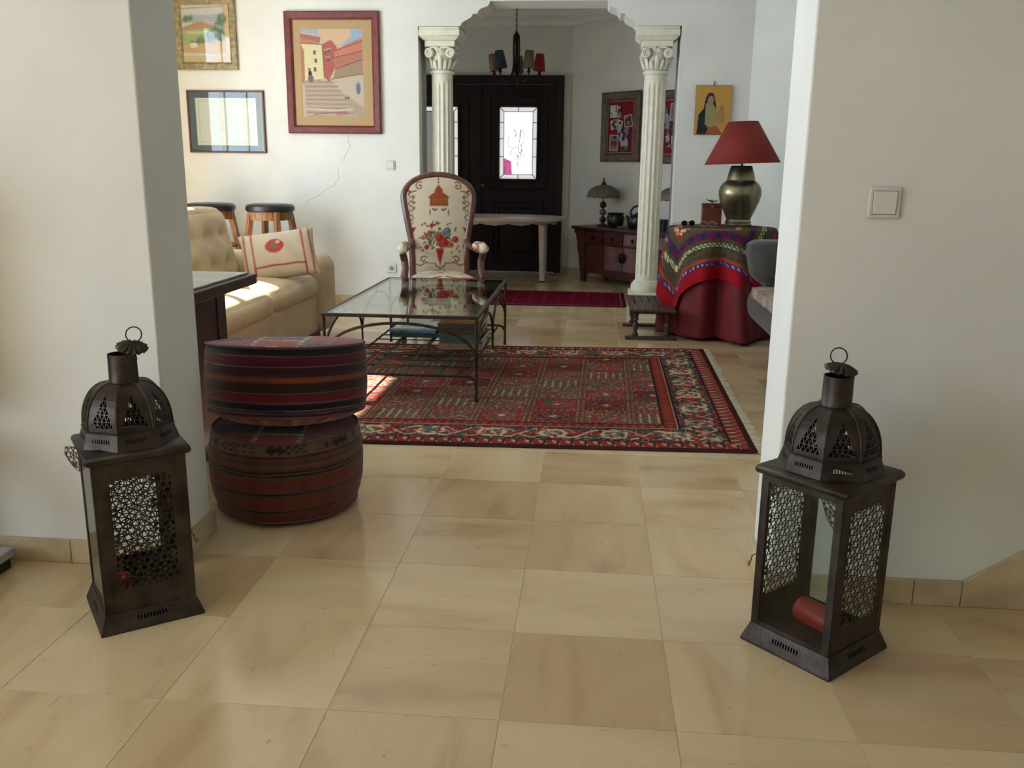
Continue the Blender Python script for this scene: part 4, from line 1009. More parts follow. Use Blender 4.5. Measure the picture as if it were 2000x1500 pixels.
# hanging pagoda canopy
cb.poly(bq([(-.072, .555), (-.055, .572), (.055, .572), (.072, .555), (.068, .51), (-.068, .51)]), OR)
cb.poly(bq([(-.085, .56), (-.055, .585), (-.03, .60), (-.03, .62), (-.015, .64), (0, .66), (.015, .64), (.03, .62), (.03, .60), (.055, .585), (.085, .56)]), (150, 78, 44))
for i in range(7): cb.disc(.28-.06+.02*i, .508, .011, (150, 70, 44)); cb.line(bq([(-.06+.02*i, .515), (-.06+.02*i, .565)]), .004, (120, 60, 36))
for zz in (.675, .695, .72): cb.disc(.28, zz, .007, BR_)
cb.line(bq([(0, .65), (0, .74)]), .003, BR_)
for sx in (-1, 1):
    cb.line(bq([(sx*.02, .475), (sx*.035, .468), (sx*.05, .480)]), .008, DG); cb.line(bq([(sx*.07, .43), (sx*.07, .47)]), .004, BR_); cb.disc(.28+sx*.07, .455, .007, BR_); cb.disc(.28+sx*.07, .435, .005, BR_)
    # side garlands
    cb.line([(.28+sx*a, b) for a, b in spiral(.145, .645, .033, 2.2, 1.25, -1)], .006, BR_); cb.line(bq([(sx*.17, .61), (sx*.21, .60), (sx*.225, .585)]), .006, BR_)
    cb.poly(bq([(sx*.205, .60), (sx*.245, .60), (sx*.225, .622)]), RD)
    P = [(sx*(.212+.018*math.sin(t_*22)), .60-t_*.24) for t_ in np.linspace(0, 1, 40)]; cb.line(bq(P), .005, BR_)
    P = [(sx*(.212-.014*math.sin(t_*22)), .60-t_*.24) for t_ in np.linspace(0, 1, 40)]; cb.line(bq(P), .003, (150, 110, 80))
    for t_ in (.15, .32, .5, .66, .85): cb.disc(.28+sx*(.19 if int(t_*10) % 2 else .235), .60-t_*.24, .015, GN, .010, t_*9)
    cb.poly(bq([(sx*.175, .345), (sx*.20, .335), (sx*.235, .345), (sx*.215, .30), (sx*.195, .30)]), RD); cb.line(bq([(sx*.205, .30), (sx*.205, .235)]), .004, BR_)
    cb.disc(.28+sx*.2, .20, .022, BR_); cb.disc(.28+sx*.2, .20, .016, (210, 194, 170)); cb.disc(.28+sx*.2, .20, .007, RD)
    cb.line([(.28+sx*a, b) for a, b in spiral(.125, .10, .03, 2.6, 1.0, -1)], .006, BR_); cb.line(bq([(sx*.10, .085), (sx*.15, .055), (sx*.20, .07)]), .006, BR_); cb.line(bq([(sx*.04, .075), (sx*.10, .075)]), .005, BR_); cb.line(bq([(0, .03), (sx*.03, .055), (sx*.04, .075)]), .006, BR_); cb.line(bq([(0, .0), (sx*.03, .02)]), .008, BR_)
# bouquet in a cone
cb.poly(bq([(-.032, .185), (.03, .185), (0, .05)]), RD); cb.poly(bq([(-.016, .11), (.014, .11), (0, .05)]), (140, 90, 60)); cb.line(bq([(-.03, .16), (.028, .16)]), .005, (110, 40, 36))
rb = random.Random(5)
for k in range(90):
    a = rb.gauss(0, .06); b = .255+rb.gauss(0, .042); cb.disc(.28+a, b, .014+.010*rb.random(), rb.choice([GN, DG, (140, 132, 96), (98, 102, 84)]), .008, rb.random()*3)
for a, b, r, c in ((0, .26, .032, RD), (.035, .225, .034, (170, 50, 44)), (-.075, .30, .020, (168, 76, 56)), (-.06, .355, .016, RD), (.12, .25, .026, (164, 84, 66)), (.085, .21, .022, OR), (-.125, .265, .017, (176, 104, 70)), (-.10, .195, .019, RD), (.06, .315, .028, BL), (.03, .30, .02, BL), (.0, .33, .013, OR)):
    cb.disc(.28+a, b, r, c); cb.disc(.28+a+r*.2, b+r*.15, r*.55, tuple(int(q*.82) for q in c)); cb.disc(.28+a-r*.2, b+r*.3, r*.25, tuple(min(255, int(q*1.25)) for q in c))
for a, b in ((-.13, .36), (-.11, .37), (-.09, .35), (-.05, .38), (.08, .37), (.06, .36), (-.15, .19), (-.13, .17), (.13, .18), (.15, .16), (.14, .2), (.09, .155)): cb.disc(.28+a, b, .012, BR_ if a < 0 else GN, .006, a*40)
cb.grain(.05)
n_z, n_u = 150, 90; rows = []; zz_ = BK0+(BK1-BK0-.004)*np.linspace(0, 1, n_z)
for z_ in zz_:
    hw = max(.001, back_hw(z_)-.012); row = []
    for u in np.linspace(-1, 1, n_u): row.append((u*hw, back_y(z_)-.018-.03*(1-u*u)*min(1, (z_-BK0)/.08+.2)*min(1, (BK1-z_)/.08), z_))
    rows.append(row)
G = np.array(rows)
MB().grid(G).build('back_upholstery', UPH, ac, colors=cb.sample(G[..., 0]+.28, G[..., 2]-BK0).reshape(-1, 3), smooth=80)
# back cloth and frame
G2 = G.copy(); G2[..., 1] = np.array([[back_y(z_)+.02]*n_u for z_ in zz_]); MB().grid(G2[::4, ::4]).build('back_cloth', mat('plain_back_cloth', (176, 156, 122), .9), ac, smooth=80)
outl = [(-back_hw(z_), back_y(z_), z_) for z_ in np.linspace(BK0-.06, BK1, 40)]+[(back_hw(z_), back_y(z_), z_) for z_ in np.linspace(BK1, BK0-.06, 40)]
th = np.linspace(0, 1, 60)
# rounded crest: resample the outline so the top is a true arch
top = [(.262*math.cos(a), back_y(1.0+.155*math.sin(a)), 1.0+.165*math.sin(a)) for a in np.linspace(0, PI, 33)]
sideR = [(back_hw(z_), back_y(z_), z_) for z_ in np.linspace(BK0-.06, .97, 26)]
MB().tube(sideR+top+[(-x, y, z_) for x, y, z_ in sideR[::-1]], .028, 10, flat=(1.0, 1.0)).build('back_frame', CHW, ac)
# seat
ss = Canvas(.66, .60, .005, (212, 198, 174)); cx = .33
for sx in (-1, 1):
    ss.line([(cx+sx*.02, .10), (cx+sx*.10, .06), (cx+sx*.2, .10), (cx+sx*.26, .2)], .022, RD); ss.line([(cx+sx*.05, .2), (cx+sx*.14, .24), (cx+sx*.2, .34)], .008, BR_); ss.line([(cx+sx*a, b) for a, b in spiral(.16, .42, .05, 0, 1.2)], .007, BR_)
    ss.line([(cx+sx*.03, .5), (cx+sx*.2, .48)], .008, BR_)
for k in range(40): ss.disc(cx+rb.gauss(0, .09), .3+rb.gauss(0, .07), .014, rb.choice([RD, GN, DG, OR]), .008, rb.random()*3)
ss.grain(.05)
def seat_w(v): return .205+.105*(1-v)**.8        # v 0 front .. 1 back
rows = []
for v in np.linspace(0, 1, 50):
    row = []
    for u in np.linspace(-1, 1, 50):
        e = max(abs(u), abs(2*v-1)); row.append((u*seat_w(v), -.30+.53*v-.03*(1-u*u)*(1-v), SEAT+.075*(1-abs(u)**3.2)**.7*(1-abs(2*v-1)**4)**.6))
    rows.append(row)
G = np.array(rows); MB().grid(G).build('seat_upholstery', UPH, ac, colors=ss.sample(G[..., 0]+.33, G[..., 1]+.33).reshape(-1, 3), smooth=80)
pl_ = [(u*seat_w(0), -.30-.03*(1-u*u)) for u in np.linspace(-1, 1, 13)]+[(seat_w(1), .23), (-seat_w(1), .23)]
MB().prism(pl_, SEAT-.075, SEAT+.004).build('seat_rail', CHW, ac, bevel=.008)
for sx in (-1, 1):
    P = [(sx*.285, -.285, SEAT-.03), (sx*.292, -.305, .28), (sx*.285, -.30, .15), (sx*.29, -.315, .05), (sx*.295, -.33, .0)]
    MB().tube(P, [.034, .033, .021, .017, .020], 10).build('leg', CHW, ac)
    MB().tube([(sx*.195, .21, SEAT-.02), (sx*.195, .24, .2), (sx*.195, .30, 0)], [.024, .02, .018], 8).build('leg', CHW, ac)
    # arm: post rising from the seat rail in a swan curve, then the padded rest running back
    P = [(sx*.275, -.20, SEAT-.02), (sx*.282, -.225, SEAT+.06), (sx*.272, -.19, SEAT+.12), (sx*.276, -.17, SEAT+.175), (sx*.288, -.20, SEAT+.222)]
    Q = [(sx*.288, -.20, SEAT+.222), (sx*.284, -.10, SEAT+.235), (sx*.262, .05, SEAT+.235), (sx*.220, .20, SEAT+.255), (sx*.205, .235, SEAT+.29)]
    arm = MB().tube(P+Q[1:], [.032, .028, .026, .026, .026, .022, .021, .02, .02], 10).build('arm', CHW, ac)
    pd = [(sx*.290, -.245, SEAT+.240), (sx*.290, -.20, SEAT+.262), (sx*.285, -.10, SEAT+.268), (sx*.268, .03, SEAT+.266), (sx*.255, .09, SEAT+.258)]
    mp_ = MB().tube(pd, [.022, .041, .043, .039, .02], 18, flat=(1.0, .82)); vv = np.array(mp_.v)
    cc_ = np.tile(lin((212, 198, 174)), (len(vv), 1)); q_ = np.sin(vv[:, 0]*95)*np.sin(vv[:, 1]*80+vv[:, 2]*60); cc_[q_ > .3] = lin((150, 92, 78)); cc_[q_ < -.5] = lin((112, 112, 84))
    mp_.build('arm_pad', UPH, arm, colors=cc_, smooth=80)

# ================================================================== PICTURES
def frame_bars(t, w_, h, fw, dp, m, name='frame'):
    """four mitred mouldings in the local x-z plane, facing -y, back at y = 0"""
    o, i = (w_/2, h/2), (w_/2-fw, h/2-fw)
    prof_ = [(0, 0), (0, -dp*.85), (.15, -dp), (.75, -dp*.9), (1, -dp*.55), (1, 0)]
    cs = [(-1, -1), (1, -1), (1, 1), (-1, 1)]
    for k in range(4):
        a, b = cs[k], cs[(k+1) % 4]; P = []
        for c in (a, b): P.append([(c[0]*(o[0]+(i[0]-o[0])*q), y, c[1]*(o[1]+(i[1]-o[1])*q)) for q, y in prof_])
        mb = MB().grid(np.array(P)); n = len(prof_); mb.f += [tuple(range(n)), tuple(range(2*n-1, n-1, -1))]
        mb.build(name, m, t, smooth=0)
def picture(name, label, loc, w_, h, fw, dp, m, cn=None, rz=0, mount=None, glazed=True, tilt=0):
    t = thing(name, label, 'picture', loc, rz); t.rotation_euler = (tilt, 0, rz)
    frame_bars(t, w_, h, fw, dp, m)
    iw, ih = w_-2*fw+.004, h-2*fw+.004
    MB().box(-iw/2, iw/2, -.008, -.001, -ih/2, ih/2).build('backing', BACKB, t, smooth=0)
    y0 = -.0085
    if mount:
        mw, mh, ox, oz, mc = mount; a = MB()
        for (x0, x1, z0, z1) in ((-iw/2, ox-mw/2, -ih/2, ih/2), (ox+mw/2, iw/2, -ih/2, ih/2), (ox-mw/2, ox+mw/2, -ih/2, oz-mh/2), (ox-mw/2, ox+mw/2, oz+mh/2, ih/2)): a.box(x0, x1, y0-.002, y0, z0, z1)
        a.build('mount', mc, t, smooth=0); cw_, ch_, cxo, czo = mw, mh, ox, oz
    else: cw_, ch_, cxo, czo = iw, ih, 0, 0
    if cn:
        G = np.dstack([cn.X/cn.w*cw_-cw_/2+cxo, np.full(cn.X.shape, y0-.0004), cn.Y/cn.h*ch_-ch_/2+czo])
        MB().grid(G).build('picture_sheet', PRINT2, t, colors=cn.C.reshape(-1, 3), smooth=0)
    if glazed: MB().box(-iw/2, iw/2, -.0145, -.0125, -ih/2, ih/2).build('glazing', PICG, t, smooth=0)
    return t
BACKB = mat('backing_board', (120, 100, 76), .9); PRINT2 = vmat('pastel_sheet', .85, 0, spec=.2); PICG = glass('picture_glass', (253, 253, 252), .04)
RFR = mat('marbled_red_frame', (122, 44, 40), .42, var=.28, vscale=22, col2=(92, 40, 38)); 
# street steps drawing in the red frame
d1 = Canvas(.547, .727, .0045, (196, 168, 128))
d1.poly([(0, .70), (.12, .69), (.16, .62), (.20, .727), (0, .727)], (150, 170, 200)); d1.poly([(.43, .727), (.547, .727), (.547, .64), (.38, .59), (.34, .60), (.45, .66)], (140, 168, 204)); d1.poly([(.16, .65), (.36, .60), (.45, .66), (.43, .727), (.16, .727)], (212, 170, 118))
d1.poly([(0, .69), (.17, .64), (.17, .30), (0, .28)], (188, 116, 82)); d1.poly([(0, .61), (.19, .60), (.20, .32), (.03, .30), (.03, .55)], (214, 200, 134)); d1.poly([(0, .66), (.17, .62), (.18, .66), (.0, .69)], (176, 96, 76))
d1.poly([(.19, .60), (.27, .64), (.32, .58), (.32, .45), (.24, .30), (.20, .33)], (182, 84, 68)); d1.poly([(.30, .55), (.40, .60), (.547, .66), (.547, .46), (.30, .40)], (206, 112, 74)); d1.poly([(.28, .49), (.547, .55), (.547, .42), (.30, .40)], (186, 106, 76)); d1.poly([(.30, .40), (.547, .48), (.547, .36), (.28, .32)], (164, 132, 96))
d1.poly([(.02, .31), (.27, .30), (.36, .20), (.547, .08), (.547, 0), (.03, 0)], (176, 150, 122)); d1.poly([(.30, .30), (.547, .36), (.547, .10), (.37, .22)], (190, 172, 146))
for k in range(16): d1.line([(.03, .02+.018*k), (.30+.01*(16-k), .015+.0185*k)], .004, (118, 92, 78) if k % 2 else (200, 180, 156), .8)
for x, y in ((.12, .54), (.13, .47), (.12, .40), (.22, .54), (.25, .55), (.24, .48)): d1.rect(x-.012, y-.02, x+.012, y+.016, (120, 92, 76)); d1.line([(x-.014, y+.018), (x+.014, y+.018)], .004, (226, 220, 206))
for a in ([(.0, .61), (.19, .60)], [(.19, .60), (.2, .33)], [(.30, .55), (.547, .63)], [(.28, .49), (.547, .55)], [(.30, .40), (.547, .48)], [(.24, .30), (.28, .32), (.547, .36)]): d1.line(a, .005, (92, 62, 56))
d1.disc(.075, .36, .016, (60, 50, 52), .03); d1.disc(.08, .32, .026, (112, 104, 104), .03); d1.disc(.07, .395, .014, (150, 110, 74)); d1.disc(.40, .165, .022, (112, 86, 76), .014); d1.disc(.40, .175, .012, (196, 150, 110))
d1.line([(.10, .02), (.25, .035), (.38, .045), (.40, .03), (.30, .02)], .007, (176, 56, 58)); d1.line([(.03, .07), (.3, .055), (.45, .07)], .006, (214, 208, 204)); d1.disc(.50, .24, .02, (104, 116, 140), .05); d1.grain(.12, 8); d1.mute(.28)
picture('framed_drawing', 'large pastel drawing of a stepped street in a wide red frame', (-2.278, 8.049, 2.008), .832, 1.01, .068, .035, RFR, d1, mount=(.547, .727, -.008, .0, mat('tan_mount', (178, 150, 108), .9)), glazed=False)
# landscape in the wide gold-green frame
d2 = Canvas(.52, .40, .005, (214, 178, 108))
d2.poly([(0, .05), (.46, .05), (.46, .395), (0, .395)], (206, 204, 192)); X_, Y_ = d2.X, d2.Y
d2.poly([(0, .30), (.15, .33), (.30, .325), (.46, .34), (.46, .28), (0, .27)], (168, 176, 178)); d2.poly([(0, .24), (.20, .285), (.34, .27), (.34, .22), (0, .22)], (196, 132, 84)); d2.poly([(0, .22), (.46, .25), (.46, .14), (0, .12)], (160, 176, 104)); d2.poly([(.05, .215), (.3, .22), (.3, .2), (.05, .195)], (200, 200, 110))
for x, y, r in ((.40, .24, .06), (.44, .30, .05), (.34, .20, .05), (.30, .19, .045), (.42, .18, .05), (.05, .30, .03), (.1, .305, .025), (.2, .14, .05), (.30, .13, .05)): d2.disc(x, y, r, (88, 116, 82), r*.7, soft=.02); d2.disc(x+.01, y+.01, r*.5, (112, 140, 96), soft=.02)
d2.poly([(0, .12), (.46, .15), (.46, .06), (0, .07)], (206, 160, 84)); d2.poly([(.08, .13), (.14, .14), (.17, .11), (.09, .10)], (222, 214, 204)); d2.poly([(.07, .135), (.10, .155), (.15, .14)], (180, 96, 84)); d2.grain(.12, 9); d2.mute(.25)
d2.line([(0, .37), (.15, .375), (.46, .385)], .004, (120, 90, 60)); d2.line([(.46, .385), (.465, .08)], .003, (150, 120, 70))
picture('framed_landscape', 'colourful landscape in a wide olive gilt frame, high on the left', (-3.40, 8.049, 2.335), .55, .60, .062, .03, mat('olive_gilt_frame', (150, 134, 96), .45, metal=.25, var=.2, vscale=30), d2)
# pale print with a blue-green mount
d3 = Canvas(.56, .41, .006, (206, 210, 196))
for k in range(60):
    a = rb.random()*6.3; r = .03+.10*rb.random(); x, y = .28+r*math.cos(a), .2+r*1.2*math.sin(a); d3.line([(x, y), (x+.02*math.cos(a+1.5), y+.02*math.sin(a+1.5))], .004, (170, 178, 168), .7)
for a in ([(.03, .03), (.53, .03), (.53, .38), (.03, .38), (.03, .03)],): d3.line(a, .004, (182, 182, 168))
d3.grain(.04)
picture('framed_print', 'pale map-like print with blue green mount in a thin dark red frame', (-3.262, 8.049, 1.597), .705, .533, .017, .02, mat('thin_red_frame', (96, 44, 40), .4), d3, mount=(.555, .405, 0, 0, mat('blue_green_mount', (70, 92, 96), .9)), glazed=True)
# small devotional panel: plain generic seated figure in a dark mantle on gold
d4 = Canvas(.30, .395, .0045, (190, 146, 74)); d4.grain(.06, 4)
d4.poly([(.02, 0), (.03, .16), (.07, .21), (.085, .30), (.11, .34), (.15, .335), (.165, .28), (.18, .22), (.14, .08), (.16, 0)], (36, 46, 54)); d4.poly([(.085, .08), (.09, .26), (.16, .24), (.18, .2), (.19, .1), (.15, .06)], (150, 140, 96)); d4.disc(.128, .275, .026, (150, 128, 90), .04); d4.disc(.225, .215, .017, (150, 118, 80), .022); d4.disc(.22, .14, .035, (168, 128, 84), .06); d4.poly([(.10, .0), (.12, .07), (.19, .07), (.24, .0)], (160, 92, 56)); d4.disc(.15, .075, .05, (168, 140, 96), .012, .2)
t4 = thing('icon_panel', 'small gold icon panel with a dark cloaked figure, hanging above the lamp', 'picture', (.992, 8.049, 1.720)); 
MB().box(-.148, .148, -.022, 0, -.20, .20).build('panel', mat('gilt_panel_edge', (120, 84, 40), .5, metal=.2), t4, bevel=.002)
MB().grid(np.dstack([(d4.X-.15)*.98, np.full(d4.X.shape, -.0226), (d4.Y-.1975)*.99])).build('painted_face', PRINT2, t4, colors=d4.C.reshape(-1, 3), smooth=0)
MB().tube([(-.004, -.01, .20), (0, -.008, .222), (.006, -.006, .235), (.0, -.002, .225), (.004, -.01, .20)], .0025, 6).build('hanging_hook', IRON, t4)

# ================================================================== SWITCHES AND SOCKET
def switch(name, label, loc, s, rocker=True, group=None):
    t = thing(name, label, 'switch' if rocker else 'socket', loc)
    MB().box(-s/2, s/2, -.010, 0, -s/2, s/2).build('cover_plate', WHITEPL, t, bevel=.007, seg=4)
    if rocker:
        MB().add([(-.36*s, -.0125, -.36*s), (.36*s, -.0125, -.36*s), (.36*s, -.0165, .36*s), (-.36*s, -.0165, .36*s), (-.36*s, -.008, -.36*s), (.36*s, -.008, -.36*s), (.36*s, -.008, .36*s), (-.36*s, -.008, .36*s)], [(0, 1, 2, 3), (7, 6, 5, 4), (0, 4, 5, 1), (1, 5, 6, 2), (2, 6, 7, 3), (3, 7, 4, 0)]).build('rocker', mat('rocker_plastic_%d' % len(MATS), (222, 218, 208), .35), t, bevel=.0025, seg=3)
        m = MB(); e, w_ = .375*s, .0014
        for a in ((-e, e, -e, -e+w_), (-e, e, e-w_, e), (-e, -e+w_, -e, e), (e-w_, e, -e, e)): m.box(a[0], a[1], -.0106, -.0098, a[2], a[3])
        m.build('shadow_gap', mat('switch_gap_%d' % len(MATS), (120, 112, 98), .8), t)
    else:
        MB().lathe([(.019, 0), (.019, .006), (.021, .008), (.0245, .008), (.0245, 0)], 32, cap=False).xf(Matrix.Translation((0, -.0035, 0)) @ Matrix.Rotation(PI/2, 4, 'X')).build('socket_well', WHITEPL, t)
        MB().lathe([(.0, 0), (.0195, 0), (.0195, .0015), (0, .0015)], 32).xf(Matrix.Translation((0, -.0098, 0)) @ Matrix.Rotation(PI/2, 4, 'X')).build('socket_face', mat('socket_recess', (150, 146, 136), .6), t)
        for dx in (-.0095, .0095): MB().lathe([(0, 0), (.0032, 0), (.0032, .001), (0, .001)], 12).xf(Matrix.Translation((dx, -.0112, 0)) @ Matrix.Rotation(PI/2, 4, 'X')).build('pin_hole', IRON, t)
        for dz in (-.016, .016): MB().box(-.003, .003, -.014, -.010, dz-.003, dz+.003).build('earth_clip', IRON, t)
    return t
switch('light_switch', 'white rocker light switch on the right front wall', (.770, 2.50, 1.148), .083)
switch('light_switch', 'small white light switch on the far wall below the red framed drawing', (-1.792, 8.05, 1.238), .083)
switch('power_socket', 'white round-pin wall socket low on the far wall beside the armchair', (-1.797, 8.05, .326), .083, False)

# ================================================================== ROUND TABLE WITH CLOTHS
RCX, RCY, RR, RZT = .985, 6.99, .372, .800
REDCL = mat('crimson_cotton', (108, 12, 23), .75, var=.12, vscale=8, bump=.06, bscale=150)
OVER = vmat('embroidered_cloth', .9, .3, 260, .1)
rt = thing('side_table', 'round side table hidden under the red and striped cloths', 'table', (RCX, RCY, 0))
MB().lathe([(0, RZT-.03), (RR-.008, RZT-.03), (RR, RZT-.022), (RR, RZT-.006), (RR-.006, RZT), (0, RZT)], 48).build('tabletop', DARKWOOD, rt)
MB().lathe([(.03, .05), (.035, .3), (.028, .5), (.045, RZT-.03)], 20).build('pedestal', DARKWOOD, rt)
MB().lathe([(.2, .0), (.2, .02), (.05, .05), (0, .055)], 32).build('foot', DARKWOOD, rt)
def cloth_pt(a, s, drop, r0, seed, flare, zt, fold=.024):
    """point s metres of cloth from the centre along direction a"""
    if s <= r0: return (s*math.cos(a), s*math.sin(a), zt)
    d = s-r0; e = min(1, d/.035); r = r0+.012*e+flare*d
    wv = math.sin(a*9+seed)+.6*math.sin(a*14+seed*2.1)+.4*math.sin(a*5+seed*.7); r += fold*wv*min(1, d/.35)
    return (r*math.cos(a), r*math.sin(a), zt-max(0, d-.01)-.0)
# red under-cloth down to the floor
na = 160; rows = []
for s in list(np.linspace(.05, RR, 6))+list(np.linspace(RR+.01, RR+.79, 40)):
    row = []
    for k in range(na):
        a = 2*PI*k/na; x, y, z_ = cloth_pt(a, s, 0, RR+.004, 1.3, .08, RZT+.003, .040)
        if z_ < .02: z_ = .006
        if 4.6 < a < 5.35 and s > RR+.2:      # the front fold that sweeps out over the floor
            q = math.sin((a-4.6)/.75*PI)*(s-RR-.2)/.55; x += .10*q*math.cos(a); y += .10*q*math.sin(a)
        row.append((x, y, z_))
    rows.append(row)
uc = thing('under_cloth', 'long plain crimson tablecloth reaching the floor under the striped cloth', 'tablecloth', (RCX, RCY, 0))
MB().grid(np.array(rows), wrap=True).build('cloth', REDCL, uc, solid=.002, smooth=80)
# square embroidered over-cloth hung cornerwise
OFF = (.13*math.cos(math.radians(214)), .13*math.sin(math.radians(214))); ROT = math.radians(214-45); HA = .65
def ov_col(p, q):
    e = HA-max(abs(p), abs(q)); t_ = p if abs(q) > abs(p) else q
    if e < .10: return lin((156, 26, 36))
    if e < .135: return lin((70, 48, 92)) if (t_*22) % 1 > .3 or abs(e-.117) > .008 else lin((190, 170, 190))
    if e < .155: return lin((160, 70, 50))
    c = np.array(lin((84, 76, 56))); w1, w2 = (p*34) % 1, (q*34) % 1
    if w1 < .35: c = c*.55+lin((74, 66, 44))*.45
    if w2 < .3: c = c*.6+lin((110, 92, 78))*.4
    if (q*17) % 1 < .12: c = lin((110, 58, 50))
    if (p*17) % 1 < .10: c = lin((58, 62, 46))
    if .235 < e < .265: c = lin((66, 86, 50)) if not (abs(e-.25-.008*math.copysign(1, math.sin(t_*170))) < .006) else lin((214, 196, 160))
    if .30 < e < .335: c = lin((96, 34, 80)) if (t_*9) % 1 > .35 else lin((54, 44, 72))
    if .40 < e < .46: c = lin((150, 58, 44)) if abs(e-.43-.01*math.copysign(1, math.sin(t_*150))) > .008 else lin((216, 198, 164))
    if .335 < e < .345: c = lin((60, 46, 78))
    return c
na, ns = 260, 90; rows = []; cols = []
cR, sR = math.cos(-ROT), math.sin(-ROT)
for k in range(na):
    a = 2*PI*k/na; dx, dy = math.cos(a), math.sin(a)
    # reach of the shifted square along this direction
    ux, uy = dx*cR-dy*sR, dx*sR+dy*cR; ox, oy = -OFF[0]*cR+OFF[1]*sR, -OFF[0]*sR-OFF[1]*cR
    best = 9
    for (u_, o_) in ((ux, ox), (uy, oy)):
        for sg in (-1, 1):
            if abs(u_) > 1e-9:
                s_ = (sg*HA-o_)/u_
                if s_ > 0: best = min(best, s_)
    row = []
    for i in range(ns):
        s_ = .02+(best-.02)*i/(ns-1); row.append(cloth_pt(a, s_, 0, RR+.010, 1.3, .11, RZT+.007, .040)); x, y, z_ = row[-1]
        if s_ > RR: x, y = x*1.028, y*1.028
        row[-1] = (x, y, z_); cols.append(ov_col(ox+ux*s_, oy+uy*s_))
    rows.append(row)
oc = thing('over_cloth', 'striped green and purple embroidered cloth with red hem laid cornerwise', 'tablecloth', (RCX, RCY, 0))
G = np.array(rows).transpose(1, 0, 2); CC = np.array(cols).reshape(na, ns, 3).transpose(1, 0, 2).reshape(-1, 3)
MB().grid(G, wrap=True).build('cloth', OVER, oc, colors=CC, solid=.002, smooth=80)
TZ = RZT+.009
# brass lamp with red shade
BRASS = mat('tarnished_brass', (158, 150, 122), .30, metal=.9, var=.3, vscale=6, col2=(112, 106, 86), bump=.03, bscale=20)
lp = thing('table_lamp', 'large brass urn lamp with a red cone shade on the clothed table', 'lamp', (1.125, 7.14, TZ))
MB().lathe([(.100, 0), (.104, .006), (.104, .016), (.096, .022), (.098, .038), (.092, .048), (.090, .052)], 48).build('foot', BRASS, lp)
MB().lathe([(.090, .050), (.098, .07), (.125, .13), (.148, .185), (.160, .235), (.161, .262), (.152, .295), (.132, .325), (.108, .345)], 56).build('urn', BRASS, lp)
MB().lathe([(.108, .343), (.106, .348), (.098, .39), (.082, .44), (.076, .452), (.07, .453), (0, .453)], 48).build('neck', BRASS, lp)
MB().tube([(0, 0, .45), (0, 0, .56)], .008, 10).build('stem', IRON, lp)
SHD = mat('red_lamp_shade', (128, 37, 27), .8, bump=.05, bscale=200)
sh = MB().lathe([(.281, .468), (.110, .775)], 64, cap=False)
sh.xf(Matrix.Translation((0, 0, .5)) @ Matrix.Rotation(math.radians(-2.5), 4, 'Y') @ Matrix.Translation((0, 0, -.5))); sh.build('shade', SHD, lp, solid=.002)
# wooden box, dried sprig on it, spectacles and sunglasses
bx = thing('wooden_box', 'red brown wooden box standing behind the brass lamp', 'box', (.940, 7.302, TZ), math.radians(0))
BXM = mat('red_box_wood', (118, 52, 36), .45, var=.2, vscale=8)
MB().box(-.075, .075, -.040, .040, 0, .135).build('body', BXM, bx, bevel=.003); MB().box(-.076, .076, -.041, .041, .1365, .165).build('lid', BXM, bx, bevel=.004); MB().box(-.01, .01, -.044, -.041, .125, .15).build('clasp', BRASS, bx)
sp = thing('dried_sprig', 'small dark dried twig cluster lying on the wooden box', 'plant', (.945, 7.302, TZ+.1655))
rs = random.Random(3)
for k in range(12):
    a = rs.random()*6.28; l = .03+.045*rs.random(); MB().tube([(.0, 0, .004), (l*.5*math.cos(a), l*.4*math.sin(a), .012+.01*rs.random()), (l*math.cos(a), l*.6*math.sin(a), .006+.03*rs.random())], [.003, .003, .001], 5).build('twig', IRON, sp)
def spectacles(name, label, loc, rz, fm, lens):
    t = thing(name, label, 'glasses', loc, rz)
    for sx in (-1, 1):
        ring = [(sx*.034+.026*math.cos(a), -.004+.0*math.sin(a), .021+.019*math.sin(a)) for a in [2*PI*i/28 for i in range(28)]]
        MB().tube(ring, .0022, 6, closed=True).build('rim', fm, t); MB().prism([(p[0], p[2]) for p in ring], -.0045, -.0035, 'y').build('lens', lens, t, smooth=0)
        MB().tube([(sx*.061, -.004, .024), (sx*.064, .04, .022), (sx*.055, .10, .016), (sx*.048, .125, .004)], .0022, 6).build('temple', fm, t)
    MB().tube([(-.010, -.004, .026), (0, -.006, .030), (.010, -.004, .026)], .0022, 6).build('bridge', fm, t)
spectacles('sunglasses', 'dark sunglasses lying at the left rim of the clothed table', (.735, 7.06, TZ), .5, mat('black_acetate', (22, 22, 24), .25), mat('dark_lens', (16, 17, 20), .08))
spectacles('reading_glasses', 'pale rimmed reading glasses lying in front of the wooden box', (.880, 7.00, TZ), -.2, mat('silver_wire', (170, 170, 166), .3, metal=.8), GLASS)

# ================================================================== SMALL SLATTED BENCH
BEN = mat('dark_oak_bench', (74, 52, 42), .5, var=.25, vscale=7, stretch=(1.5, 8, 8), bump=.06, bscale=50)
sb = thing('slatted_bench', 'little dark wooden bench with slatted top and turned legs', 'bench', (.462, 6.885, 0))
